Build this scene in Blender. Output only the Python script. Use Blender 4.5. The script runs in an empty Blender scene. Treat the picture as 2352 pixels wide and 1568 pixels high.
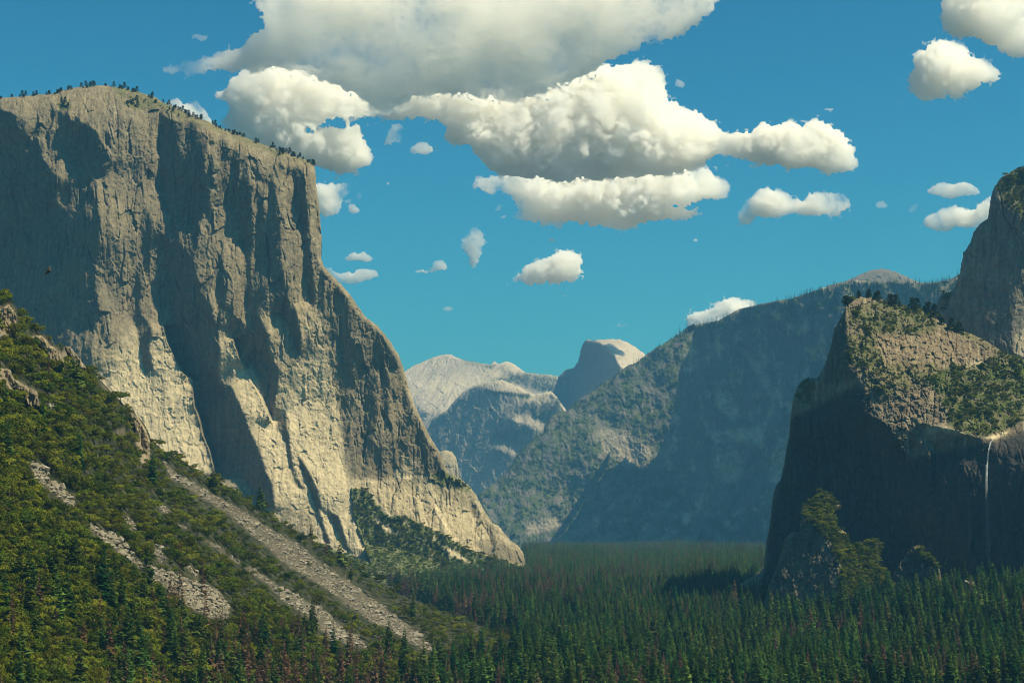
import bpy, math, random
import numpy as np
random.seed(7)
rng = np.random.default_rng(7)
scene = bpy.context.scene
COL = scene.collection

# ------------------------------------------------------------------ camera maths
# u, v: position in a 2352 x 1568 picture; metres everywhere; camera 150 m above the valley floor
F_PX, CU, CV = 4184.0, 1176.0, 784.0
CAM_Z = 150.0
PITCH = math.atan(418.0 / F_PX)
CP, SP = math.cos(PITCH), math.sin(PITCH)

def ray(u, v):
    xc = (np.asarray(u, float) - CU) / F_PX
    yc = (CV - np.asarray(v, float)) / F_PX
    return xc, CP - yc * SP, SP + yc * CP

def at(u, v, Y):
    dx, dy, dz = ray(u, v)
    k = np.asarray(Y, float) / dy
    return np.stack([dx * k, np.broadcast_to(np.asarray(Y, float), k.shape), CAM_Z + dz * k], -1)

def project(p):
    x, y, z = p[..., 0], p[..., 1], p[..., 2] - CAM_Z
    f = y * CP + z * SP
    up = -y * SP + z * CP
    return CU + F_PX * x / f, CV - F_PX * up / f

def zoomer(x0, y0, s=0.3418):
    ou, ov = x0 * 0.57422, y0 * 0.57422
    return lambda *pts: [(ou + s * x, ov + s * y) for x, y in pts]
Z1 = zoomer(0, 300); Z2 = zoomer(0, 1100); Z3 = zoomer(0, 1798); Z4 = zoomer(1200, 1798)
Z5 = zoomer(2696, 1798); Z6 = zoomer(2696, 1000); Z7 = zoomer(1400, 1250)
ZA = zoomer(600, 0); ZB = zoomer(1700, 0); ZC = zoomer(2696, 100); ZD = zoomer(1200, 700)

# ------------------------------------------------------------------ noise
def _h(ix, iy, seed):
    n = (ix.astype(np.int64) * 374761393 + iy.astype(np.int64) * 668265263 + seed * 1442695041) & 0xFFFFFFFF
    n = ((n ^ (n >> 13)) * 1274126177) & 0xFFFFFFFF
    n = ((n ^ (n >> 16)) * 2246822519) & 0xFFFFFFFF
    return (n ^ (n >> 15)) & 0xFFFFFFFF

def hash01(ix, iy, seed):
    return _h(ix, iy, seed) / 4294967295.0

def perlin(x, y, seed=0):
    x0 = np.floor(x); y0 = np.floor(y)
    fx = x - x0; fy = y - y0
    ix = x0.astype(np.int64); iy = y0.astype(np.int64)
    sx = fx * fx * fx * (fx * (fx * 6 - 15) + 10); sy = fy * fy * fy * (fy * (fy * 6 - 15) + 10)
    def g(dx, dy):
        a = hash01(ix + dx, iy + dy, seed) * (2 * math.pi)
        return np.cos(a) * (fx - dx) + np.sin(a) * (fy - dy)
    a = g(0, 0); b = g(1, 0); c = g(0, 1); d = g(1, 1)
    return ((a + (b - a) * sx) + ((c + (d - c) * sx) - (a + (b - a) * sx)) * sy) * 1.41

def fbm(x, y, seed=0, octv=4, gain=0.5, lac=2.03):
    r = 0.0; a = 1.0; t = 0.0
    for i in range(octv):
        r = r + a * perlin(x, y, seed + i * 17); t += a
        a *= gain; x = x * lac + 3.7; y = y * lac - 1.9
    return r / t

def billow(x, y, seed=0, octv=5, gain=0.5):
    r = 0.0; a = 1.0; t = 0.0
    for i in range(octv):
        r = r + a * np.abs(perlin(x, y, seed + i * 13)); t += a
        a *= gain; x = x * 2.07 + 1.3; y = y * 2.07 + 7.1
    return r / t

def facet(x, y, seed=0):
    """flat chips of rock: every cell is a tilted plane with its own step"""
    x0 = np.floor(x).astype(np.int64); y0 = np.floor(y).astype(np.int64)
    best = np.full(x.shape, 1e9); val = np.zeros(x.shape)
    for dx in (-1, 0, 1):
        for dy in (-1, 0, 1):
            cx = x0 + dx; cy = y0 + dy
            px = cx + hash01(cx, cy, seed); py = cy + hash01(cx, cy, seed + 1)
            ex = x - px; ey = y - py
            d = ex * ex + ey * ey
            w = d < best
            v = (hash01(cx, cy, seed + 4) - .5) * .55 + (hash01(cx, cy, seed + 2) * 2 - 1) * ex + (hash01(cx, cy, seed + 3) * 2 - 1) * ey
            val = np.where(w, v, val); best = np.where(w, d, best)
    return val

def smooth(a, b, x):
    t = np.clip((x - a) / (b - a), 0, 1)
    return t * t * (3 - 2 * t)

# ------------------------------------------------------------------ fields on a picture grid
def inside(poly, U, V):
    p = np.asarray(poly, float)
    u0, v0 = p.min(0); u1, v1 = p.max(0)
    out = np.zeros(U.shape, bool)
    sel = (U >= u0) & (U <= u1) & (V >= v0) & (V <= v1)
    if not sel.any(): return out
    x = U[sel]; y = V[sel]; c = np.zeros(x.shape, bool)
    n = len(p)
    for i in range(n):
        ax, ay = p[i]; bx, by = p[(i + 1) % n]
        if ay == by: continue
        cr = ((ay > y) != (by > y)) & (x < (bx - ax) * (y - ay) / (by - ay) + ax)
        c ^= cr
    out[sel] = c
    return out

def blur(a, r):
    r = int(round(r))
    if r < 1: return a.astype(float)
    a = a.astype(float)
    for _ in range(2):
        for ax in (0, 1):
            p = np.pad(a, [(r + 1, r) if k == ax else (0, 0) for k in (0, 1)], mode='edge')
            c = np.cumsum(p, ax)
            n = a.shape[ax]
            if ax == 0: a = (c[2 * r + 1:2 * r + 1 + n] - c[0:n]) / (2 * r + 1)
            else: a = (c[:, 2 * r + 1:2 * r + 1 + n] - c[:, 0:n]) / (2 * r + 1)
    return a

WZ = .18      # creases across the wall count for more than those up it
def pmask(poly, U, V, r, GU=None):
    """soft-edged polygon on a regular grid, worked out only where it lies"""
    p = np.asarray(poly, float); out = np.zeros(U.shape)
    g = U if GU is None else GU[0]; gv = V if GU is None else GU[1]
    us = g[0]; vs = gv[:, 0]; st = us[1] - us[0]
    m = 12 + 3 * r * st
    j0 = max(int((p[:, 0].min() - m - us[0]) / st), 0); j1 = min(int((p[:, 0].max() + m - us[0]) / st) + 2, len(us))
    i0 = max(int((p[:, 1].min() - m - vs[0]) / st), 0); i1 = min(int((p[:, 1].max() + m - vs[0]) / st) + 2, len(vs))
    if j1 <= j0 or i1 <= i0: return out
    out[i0:i1, j0:j1] = blur(inside(p, U[i0:i1, j0:j1], V[i0:i1, j0:j1]), r)
    return out

def integrate(gx, gy):
    """least-squares surface whose slopes along columns / rows are gx, gy (even mirror, FFT)"""
    h, w = gx.shape
    div = np.zeros((h, w))
    fx = gx.copy(); fx[:, -1] = 0
    fy = gy.copy(); fy[-1, :] = 0
    div += fx; div[:, 1:] -= fx[:, :-1]
    div += WZ * fy; div[1:, :] -= WZ * fy[:-1, :]
    m = np.block([[div, div[:, ::-1]], [div[::-1], div[::-1, ::-1]]])
    s = np.fft.rfft2(m)
    ky = 2 * np.cos(2 * np.pi * np.arange(2 * h) / (2 * h)) - 2
    kx = 2 * np.cos(2 * np.pi * np.arange(w + 1) / (2 * w)) - 2
    den = WZ * ky[:, None] + kx[None, :]
    den[0, 0] = 1
    s /= den; s[0, 0] = 0
    return np.fft.irfft2(s, s=(2 * h, 2 * w))[:h, :w]

def rbf(ctrl, U, V, sc=400.0):
    c = np.asarray(ctrl, float)
    P = c[:, :2] / sc; f = np.log(c[:, 2])
    def k(r2): return np.where(r2 > 1e-12, r2 * np.log(r2 + 1e-12), 0)
    n = len(P)
    K = k(((P[:, None] - P[None]) ** 2).sum(-1)) + np.eye(n) * 1e-3
    A = np.zeros((n + 3, n + 3)); A[:n, :n] = K
    A[:n, n] = 1; A[:n, n + 1:] = P; A[n, :n] = 1; A[n + 1:, :n] = P.T
    w = np.linalg.solve(A, np.r_[f, 0, 0, 0])
    X = U / sc; Y = V / sc
    r = w[n] + w[n + 1] * X + w[n + 2] * Y
    for i in range(n):
        r = r + w[i] * k((X - P[i, 0]) ** 2 + (Y - P[i, 1]) ** 2)
    return np.exp(r)

# ------------------------------------------------------------------ objects
def tag(o, label, cat, group=None, kind=None):
    o['label'] = label; o['category'] = cat
    if group: o['group'] = group
    if kind: o['kind'] = kind
    return o

def mesh_np(name, verts, quads=None, tris=None, mats=(), smooth_=False, attrs=None, mat_idx=None):
    me = bpy.data.meshes.new(name)
    verts = np.asarray(verts, np.float32).reshape(-1, 3)
    nq = 0 if quads is None else len(quads); nt = 0 if tris is None else len(tris)
    me.vertices.add(len(verts)); me.vertices.foreach_set('co', verts.ravel())
    lp = []
    if nq: lp.append(np.asarray(quads, np.int32).ravel())
    if nt: lp.append(np.asarray(tris, np.int32).ravel())
    if lp:
        lp = np.concatenate(lp)
        me.loops.add(len(lp)); me.loops.foreach_set('vertex_index', lp)
        st = np.concatenate([np.arange(nq) * 4, nq * 4 + np.arange(nt) * 3]).astype(np.int32)
        me.polygons.add(nq + nt); me.polygons.foreach_set('loop_start', st)
        if smooth_: me.polygons.foreach_set('use_smooth', np.ones(nq + nt, bool))
        if mat_idx is not None: me.polygons.foreach_set('material_index', np.asarray(mat_idx, np.int32))
    for m in mats: me.materials.append(m)
    if attrs:
        for k, (typ, arr) in attrs.items():
            a = me.attributes.new(k, typ, 'POINT')
            a.data.foreach_set('color' if typ == 'FLOAT_COLOR' else 'value', np.asarray(arr, np.int32 if typ == 'INT' else np.float32).ravel())
    me.update(); me.validate()
    return me

def link(name, me, parent=None):
    o = bpy.data.objects.new(name, me); COL.objects.link(o)
    if parent is not None: o.parent = parent
    return o

class Relief:
    """a rock mass: outline traced at its own distance, real slopes, real thickness behind it"""
    def __init__(s, name, poly, mat, anchor, grad, vegn=None, palen=None, darkn=None, pcuts=(), base=(0.1, 0.3), step=1.6, detail=None, ctrl=None, rnd=10.0, rnd_r=8,
                 edge=(1.2, 9.0), thick=500.0, masks=None, cuts=(), pad=6, seed=0, cap=None, gnoise=None, soft=1.0, flat=True, shrink=0.03, anch_min=False):
        p = np.asarray(poly, float)
        u0, v0 = p.min(0) - pad; u1, v1 = p.max(0) + pad
        us = np.arange(u0, u1, step); vs = np.arange(v0, v1, step)
        U, V = np.meshgrid(us, vs)
        s.us, s.vs, s.step, s.U, s.V = us, vs, step, U, V
        ea, el = edge
        EU = U + ea * 1.6 * fbm(U / el, V / el, seed + 91, 3, .6); EV = V + ea * 1.6 * fbm(U / el + 9, V / el + 4, seed + 92, 3, .6)
        ins = inside(poly, EU, EV)
        Yc = anchor[2]
        if ctrl is not None:
            D = rbf(ctrl, U, V)
        else:
            D = None
        if grad is not None:
            gx = np.full(U.shape, float(base[0])) if not callable(base) else None
            if callable(base): gx, gz = base(U, V)
            else: gz = np.full(U.shape, float(base[1]))
            WU = U + 3.0 * fbm(U / 12, V / 25, seed + 5, 3); WV = V + 4.0 * fbm(U / 14, V / 20, seed + 6, 3)
            for g in grad:
                m = pmask(g[0], WU, WV, g[3] / step if len(g) > 3 else soft / step, (U, V))
                gx = gx * (1 - m) + g[1] * m; gz = gz * (1 - m) + g[2] * m
            if gnoise is not None: gx = gx + gnoise(U, V)
            d = integrate(gx * step, -gz * step)
            if detail is not None: d = d + detail(U, V)
            i = int(np.clip((anchor[1] - v0) / step, 0, len(vs) - 1)); j = int(np.clip((anchor[0] - u0) / step, 0, len(us) - 1))
            d = d - d[i, j]
            D = Yc * (1 + d / F_PX)
        elif detail is not None:
            D = D + detail(U, V) * D / F_PX
        if rnd:
            m = np.clip((1 - blur(ins, rnd_r / step)) * 2, 0, 1)
            D = D + rnd * m * m * Yc / F_PX
        if cap is not None: D = cap(s, D)
        s.D = D; s.ins = ins
        q = ins[:-1, :-1] & ins[1:, :-1] & ins[:-1, 1:] & ins[1:, 1:]
        P = at(U, V, D)
        h, w = U.shape
        idx = np.arange(h * w).reshape(h, w)
        qa = np.stack([idx[:-1, :-1][q], idx[1:, :-1][q], idx[1:, 1:][q], idx[:-1, 1:][q]], -1)
        # rim -> back
        qp = np.pad(q, 1)
        edges = []
        inn = qp[1:-1, 1:-1]
        e = inn & ~qp[:-2, 1:-1]; edges.append(np.stack([idx[:-1, 1:][e], idx[:-1, :-1][e]], -1))
        e = inn & ~qp[2:, 1:-1]; edges.append(np.stack([idx[1:, :-1][e], idx[1:, 1:][e]], -1))
        e = inn & ~qp[1:-1, :-2]; edges.append(np.stack([idx[:-1, :-1][e], idx[1:, :-1][e]], -1))
        e = inn & ~qp[1:-1, 2:]; edges.append(np.stack([idx[1:, 1:][e], idx[:-1, 1:][e]], -1))
        E = np.concatenate(edges)
        bv = np.unique(E)
        remap = np.full(h * w, -1, np.int64); remap[bv] = np.arange(len(bv)) + h * w
        cu, cv = p.mean(0)
        bu = U.ravel()[bv]; bvv = V.ravel()[bv]
        B = at(bu + (cu - bu) * shrink, bvv + (max(cv, 1150) - bvv) * shrink, D.ravel()[bv] + thick)
        sk = np.stack([E[:, 1], E[:, 0], remap[E[:, 0]], remap[E[:, 1]]], -1)
        allv = np.concatenate([P.reshape(-1, 3), B])
        mk = np.zeros((h, w, 4)); mk[..., 3] = 1
        if masks:
            WU = U + 4 * fbm(U / 9, V / 9, seed + 31, 3); WV = V + 4 * fbm(U / 9 + 5, V / 9, seed + 32, 3)
            for ch, pl, val, sf in masks:
                mk[..., ch] = np.maximum(mk[..., ch], val * pmask(pl, WU, WV, sf / step, (U, V)))
        if cuts:
            WU = U + 5 * fbm(U / 10, V / 10, seed + 33, 3); WV = V + 5 * fbm(U / 10, V / 10, seed + 34, 3)
        for pl, val, sf in cuts: mk[..., 0] *= 1 - val * pmask(pl, WU, WV, sf / step, (U, V))
        if palen: mk[..., 1] = np.maximum(mk[..., 1], np.clip(palen[2] * (fbm(U / palen[0], V / palen[1], seed + 81, 5, .62) + palen[3]), 0, palen[4]))
        if darkn: mk[..., 2] = np.maximum(mk[..., 2], np.clip(darkn[2] * (fbm(U / darkn[0] + fbm(U / 40, V / 90, seed + 84, 2), V / darkn[1], seed + 83, 5, .6) + darkn[3]), 0, darkn[4]))
        for pl in pcuts: mk[..., 1] *= 1 - .95 * pmask(pl, U, V, 2.5, (U, V))
        if vegn: mk[..., 0] *= np.clip(.5 + vegn[2] * (fbm(U / vegn[0], V / vegn[1], seed + 71, 5, .6) + vegn[3]), 0, 1)
        mkb = np.zeros((len(bv), 4))
        mkb[:] = mk.reshape(-1, 4)[bv]
        ma = np.concatenate([mk.reshape(-1, 4), mkb])
        quads = np.concatenate([qa, sk])
        used = np.unique(quads); rm = np.full(len(allv), -1, np.int64); rm[used] = np.arange(len(used))
        me = mesh_np(name, allv[used], rm[quads], mats=[mat], smooth_=not flat, attrs={'mask': ('FLOAT_COLOR', ma[used])})
        s.mask = mk
        s.ob = link(name, me)
    def ij(s, u, v):
        return (np.clip(((np.asarray(v) - s.vs[0]) / s.step), 0, len(s.vs) - 1.001), np.clip(((np.asarray(u) - s.us[0]) / s.step), 0, len(s.us) - 1.001))
    def depth(s, u, v):
        a, b = s.ij(u, v); i = a.astype(int); j = b.astype(int); fa = a - i; fb = b - j
        D = s.D
        return (D[i, j] * (1 - fa) * (1 - fb) + D[i + 1, j] * fa * (1 - fb) + D[i, j + 1] * (1 - fa) * fb + D[i + 1, j + 1] * fa * fb)
    def isin(s, u, v):
        a, b = s.ij(u, v)
        return s.ins[a.astype(int), b.astype(int)]
    def point(s, u, v): return at(u, v, s.depth(u, v))

# ------------------------------------------------------------------ materials
class NT:
    def __init__(s, m):
        m.use_nodes = True; s.t = m.node_tree; s.n = s.t.nodes; s.n.clear()
    def new(s, typ, **kw):
        n = s.n.new(typ)
        for k, v in kw.items():
            if k.startswith('i_'):
                k = k[2:]; k = int(k) if k.isdigit() else k.replace('_', ' ')
                n.inputs[k].default_value = v
            else: setattr(n, k, v)
        return n
    def link(s, a, b): s.t.links.new(a, b)
    def ramp(s, fac, *stops):
        r = s.new('ShaderNodeValToRGB'); e = r.color_ramp.elements
        while len(e) < len(stops): e.new(0.5)
        for x, (p, c) in zip(e, stops):
            x.position = p; x.color = (c if len(c) == 4 else (*c, 1)) if not isinstance(c, (int, float)) else (c, c, c, 1)
        s.link(fac, r.inputs[0]); return r.outputs[0]
    def mix(s, fac, a, b, mode='MIX'):
        m = s.new('ShaderNodeMix', data_type='RGBA', blend_type=mode)
        for sock, x in ((m.inputs[0], fac), (m.inputs[6], a), (m.inputs[7], b)):
            if hasattr(x, 'is_linked'): s.link(x, sock)
            elif isinstance(x, (int, float)): sock.default_value = x
            else: sock.default_value = (*x, 1) if len(x) == 3 else x
        return m.outputs[2]
    def noise(s, vec, scale, detail=4, rough=.55, dist=0):
        n = s.new('ShaderNodeTexNoise', i_Scale=scale, i_Detail=detail, i_Roughness=rough, i_Distortion=dist)
        s.link(vec, n.inputs['Vector']); return n.outputs[0]
    def mapping(s, vec, scale):
        m = s.new('ShaderNodeMapping'); m.inputs['Scale'].default_value = scale; s.link(vec, m.inputs[0]); return m.outputs[0]

def rock_material(name, warm=(.44, .36, .235), gray=(.30, .27, .215), dark=(.10, .085, .06), veg=(.05, .062, .016), k=1.0, bump=1.0, vegk=1.0, fc=1.0, streaks=1.0):
    m = bpy.data.materials.new(name); t = NT(m)
    out = t.new('ShaderNodeOutputMaterial'); bs = t.new('ShaderNodeBsdfPrincipled', i_Roughness=.95)
    bs.inputs['Specular IOR Level'].default_value = .1
    tc = t.new('ShaderNodeTexCoord').outputs['Object']
    big = t.ramp(t.noise(tc, .006 * k, 4), (.35, 0), (.65, 1))
    streak = t.ramp(t.noise(t.mapping(tc, (.09 * k, .09 * k, .005 * k)), 1.0, 5, .6, .4), (.36, 1.0 - .36 * streaks), (.64, 1.05))
    fine = t.ramp(t.noise(tc, .12 * k, 6, .7), (.3, .9 - .3 * fc), (.7, 1.0 + .14 * fc))
    c = t.mix(big, warm, gray)
    c = t.mix(1.0, c, streak, 'MULTIPLY'); c = t.mix(1.0, c, fine, 'MULTIPLY')
    at_ = t.new('ShaderNodeAttribute', attribute_name='mask')
    sep = t.new('ShaderNodeSeparateColor'); t.link(at_.outputs['Color'], sep.inputs[0])
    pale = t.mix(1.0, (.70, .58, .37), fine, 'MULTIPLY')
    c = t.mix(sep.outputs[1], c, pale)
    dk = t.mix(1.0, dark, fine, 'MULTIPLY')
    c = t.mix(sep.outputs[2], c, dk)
    vn = t.ramp(t.noise(tc, .05 * k, 5, .65), (.4, 0.0), (.55, 1.0))
    vc = t.mix(t.noise(tc, .03 * k, 3), veg, tuple(x * 1.9 for x in veg))
    vf = t.new('ShaderNodeMath', operation='MULTIPLY'); t.link(sep.outputs[0], vf.inputs[0]); 
    va = t.new('ShaderNodeMath', operation='MULTIPLY_ADD', i_1=.6 * vegk, i_2=.4 * vegk); t.link(vn, va.inputs[0]); t.link(va.outputs[0], vf.inputs[1])
    vf.use_clamp = True
    c = t.mix(vf.outputs[0], c, vc)
    t.link(c, bs.inputs['Base Color'])
    b = t.new('ShaderNodeBump', i_Strength=.8, i_Distance=4.0 * bump / k)
    t.link(t.noise(t.mapping(tc, (1, 1, .45)), .1 * k, 7, .65), b.inputs['Height']); t.link(b.outputs[0], bs.inputs['Normal'])
    t.link(bs.outputs[0], out.inputs[0])
    return m

def leaf_material(name, a, b, trans=.25, spread=.5):
    """leaf colour that differs from plant to plant"""
    m = bpy.data.materials.new(name); t = NT(m)
    out = t.new('ShaderNodeOutputMaterial'); d = t.new('ShaderNodeBsdfDiffuse'); tr = t.new('ShaderNodeBsdfTranslucent'); mx = t.new('ShaderNodeMixShader', i_0=trans)
    oi = t.new('ShaderNodeObjectInfo')
    c = t.mix(oi.outputs['Random'], a, b)
    hs = t.new('ShaderNodeHueSaturation')
    mr = t.new('ShaderNodeMapRange', i_3=1 - spread, i_4=1 + spread); 
    mm = t.new('ShaderNodeMath', operation='FRACT'); ml = t.new('ShaderNodeMath', operation='MULTIPLY', i_1=7.31)
    t.link(oi.outputs['Random'], ml.inputs[0]); t.link(ml.outputs[0], mm.inputs[0]); t.link(mm.outputs[0], mr.inputs[0])
    t.link(mr.outputs[0], hs.inputs['Value']); t.link(c, hs.inputs['Color'])
    t.link(hs.outputs[0], d.inputs[0]); t.link(hs.outputs[0], tr.inputs[0])
    t.link(d.outputs[0], mx.inputs[1]); t.link(tr.outputs[0], mx.inputs[2]); t.link(mx.outputs[0], out.inputs[0])
    return m

def plain_material(name, c, rough=.9, nscale=3.0):
    m = bpy.data.materials.new(name); t = NT(m)
    out = t.new('ShaderNodeOutputMaterial'); bs = t.new('ShaderNodeBsdfPrincipled', i_Roughness=rough)
    tc = t.new('ShaderNodeTexCoord').outputs['Object']
    f = t.ramp(t.noise(tc, nscale, 5, .6), (.3, .6), (.7, 1.3))
    t.link(t.mix(1.0, c, f, 'MULTIPLY'), bs.inputs['Base Color']); t.link(bs.outputs[0], out.inputs[0])
    return m
HAZE_DENSITY = 2.7e-5
# ------------------------------------------------------------------ camera, sky, sun
cd = bpy.data.cameras.new('camera'); cam = bpy.data.objects.new('camera', cd); COL.objects.link(cam)
cd.sensor_width = 36.0; cd.lens = 36.0 * F_PX / 2352.0
cd.clip_start = 1.0; cd.clip_end = 120000.0
cam.location = (0, 0, CAM_Z); cam.rotation_euler = (math.pi / 2 + PITCH, 0, 0)
scene.camera = cam

SUN_EL, SUN_AZ = math.radians(56), math.radians(107)      # azimuth clockwise from straight ahead
sd = bpy.data.lights.new('sun', 'SUN'); sun = bpy.data.objects.new('sun', sd); COL.objects.link(sun)
sd.energy = 5.0; sd.angle = math.radians(.53); sd.color = (1.0, .855, .57)
sun.location = (3000, 0, 5000)
sun.rotation_euler = (math.pi / 2 - SUN_EL, 0, math.pi - SUN_AZ)

w = bpy.data.worlds.new('World'); scene.world = w; w.use_nodes = True
nt = w.node_tree; nt.nodes.clear()
wo = nt.nodes.new('ShaderNodeOutputWorld'); bg = nt.nodes.new('ShaderNodeBackground'); sk = nt.nodes.new('ShaderNodeTexSky')
sk.sky_type = 'NISHITA'; sk.sun_disc = False; sk.sun_elevation = SUN_EL; sk.sun_rotation = SUN_AZ
sk.altitude = 1350; sk.air_density = 1.3; sk.dust_density = 3.2; sk.ozone_density = 2.0
mx = nt.nodes.new('ShaderNodeMix'); mx.data_type = 'RGBA'; mx.blend_type = 'MULTIPLY'; mx.inputs[0].default_value = 1
mx.inputs[7].default_value = (.142, .361, .351, 1)
nt.links.new(sk.outputs[0], mx.inputs[6]); gm = nt.nodes.new('ShaderNodeGamma'); gm.inputs[1].default_value = 1.5
nt.links.new(mx.outputs[2], gm.inputs[0]); nt.links.new(gm.outputs[0], bg.inputs[0]); nt.links.new(bg.outputs[0], wo.inputs[0])
bg.inputs[1].default_value = .128

scene.view_settings.view_transform = 'Standard'; scene.view_settings.look = 'None'
scene.view_settings.exposure = 0.55; scene.view_settings.gamma = 1.0; scene.view_settings.use_curve_mapping = False
cy = scene.cycles
cy.max_bounces = 26; cy.diffuse_bounces = 3; cy.transparent_max_bounces = 16; cy.volume_bounces = 24
cy.use_denoising = True; cy.use_adaptive_sampling = True; cy.adaptive_threshold = .015
cy.sample_clamp_indirect = 6.0; cy.filter_width = 1.0

# ------------------------------------------------------------------ haze
hm = bpy.data.materials.new('valley_air'); t = NT(hm)
out = t.new('ShaderNodeOutputMaterial'); pv = t.new('ShaderNodeVolumePrincipled')
pv.inputs['Color'].default_value = (.16, .52, .96, 1); pv.inputs['Density'].default_value = HAZE_DENSITY; pv.inputs['Anisotropy'].default_value = 0.0
t.link(pv.outputs[0], out.inputs['Volume'])
HX, HY0, HY1, HZ0, HZ1 = 13000, -3500, 21500, -25, 1900
hv = [(x, y, z) for x in (-HX, HX) for y in (HY0, HY1) for z in (HZ0, HZ1)]
hq = [(0, 1, 3, 2), (4, 6, 7, 5), (0, 4, 5, 1), (2, 3, 7, 6), (0, 2, 6, 4), (1, 5, 7, 3)]
hz = link('haze', mesh_np('haze', hv, hq, mats=[hm]))
tag(hz, 'thin blue haze filling the valley towards the far dome', 'haze', kind='stuff')
# ------------------------------------------------------------------ materials of the rock masses
M_ELCAP = rock_material('granite_warm', warm=(.48, .385, .225), gray=(.35, .295, .195), k=.9, dark=(.085, .075, .055))
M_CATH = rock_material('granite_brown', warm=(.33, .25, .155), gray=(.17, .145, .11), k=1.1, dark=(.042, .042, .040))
M_PILLAR = rock_material('granite_grey', warm=(.27, .23, .17), gray=(.2, .18, .15), k=1.0)
M_RIDGE = rock_material('granite_wooded', warm=(.22, .185, .14), gray=(.16, .145, .125), k=.6, bump=1.5, vegk=1.3, streaks=.5)
M_FAR = rock_material('granite_pale', warm=(.52, .43, .31), gray=(.42, .36, .275), k=.35, bump=.4, veg=(.045, .06, .025), fc=.35, streaks=.4)
M_TALUS = rock_material('hillside_soil', warm=(.13, .11, .07), gray=(.12, .105, .075), veg=(.012, .016, .005), k=2.0)

def granite(seed, A=1.0, cu=26., cv=75., fine=1.0, crack=1.0, mid=2.4):
    def f(U, V):
        wu = U + 5 * fbm(U / 30, V / 120, seed + 1, 4) + 1.2 * fbm(U / 9, V / 18, seed + 3, 2); wv = V + 12 * fbm(U / 30 + 9, V / 40, seed + 2, 4)
        d = 6.5 * facet(wu / cu, wv / cv, seed + 10) + mid * facet(wu / (cu * .42), wv / (cv * .27), seed + 20) + 1.2 * fine * facet(wu / (cu * .17), wv / (cv * .12), seed + 30)
        d = d + 2.6 * fbm(U / 20, V / 70, seed + 40, 5, .55) + 1.0 * fine * fbm(U / 5, V / 8, seed + 50, 3, .6)
        c1 = np.clip(1 - np.abs(perlin(wu / (cu * 1.3) + 3, wv / (cv * 2.6), seed + 60)) / .07, 0, 1); c2 = np.clip(1 - np.abs(perlin(wu / (cu * .6) + 8, wv / (cv * 1.1) + U / 400, seed + 61)) / .10, 0, 1)
        cm = np.clip(.22 + 2.4 * fbm(U / 60, V / 60, seed + 62, 3), 0, 1.2)
        return A * (d + crack * cm * (8 * c1 + 3 * c2))
    return f

# ------------------------------------------------------------------ the great cliff on the left
EC_TOP = Z1((-20,152),(0,150),(130,145),(250,130),(350,125),(420,100),(520,80),(600,72),(690,68),(780,78),(850,90),(930,110),(1000,135),(1050,150),(1100,185),(1200,225),(1300,275),(1400,310),(1500,360),(1600,395),(1700,440),(1800,475),(1900,510),(2000,545),(2070,575),(2110,600),(2122,640),(2127,740),(2150,900),(2156,1000),(2164,1100),(2160,1230),(2175,1275),(2220,1330),(2300,1410),(2352,1470))
EC_RIGHT = Z7((100,20),(180,80),(240,150),(280,200),(300,240),(330,280),(350,340),(380,430),(400,510),(430,600),(470,690),(510,770),(540,830),(590,910),(620,970),(640,1020),(660,1080),(690,1095),(740,1110),(800,1160),(850,1220),(880,1280),(920,1350),(960,1410),(1000,1430),(1040,1480),(1080,1530),(1130,1560))
EC_POLY = EC_TOP + EC_RIGHT + Z4((1500,690),(1518,765),(1500,800)) + [(1000,1330),(700,1330),(300,1300),(-12,1150)]
EC_NOSE_R = Z4((300,0),(310,150),(330,230),(345,300),(360,430),(390,540),(430,640),(485,765))
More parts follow.
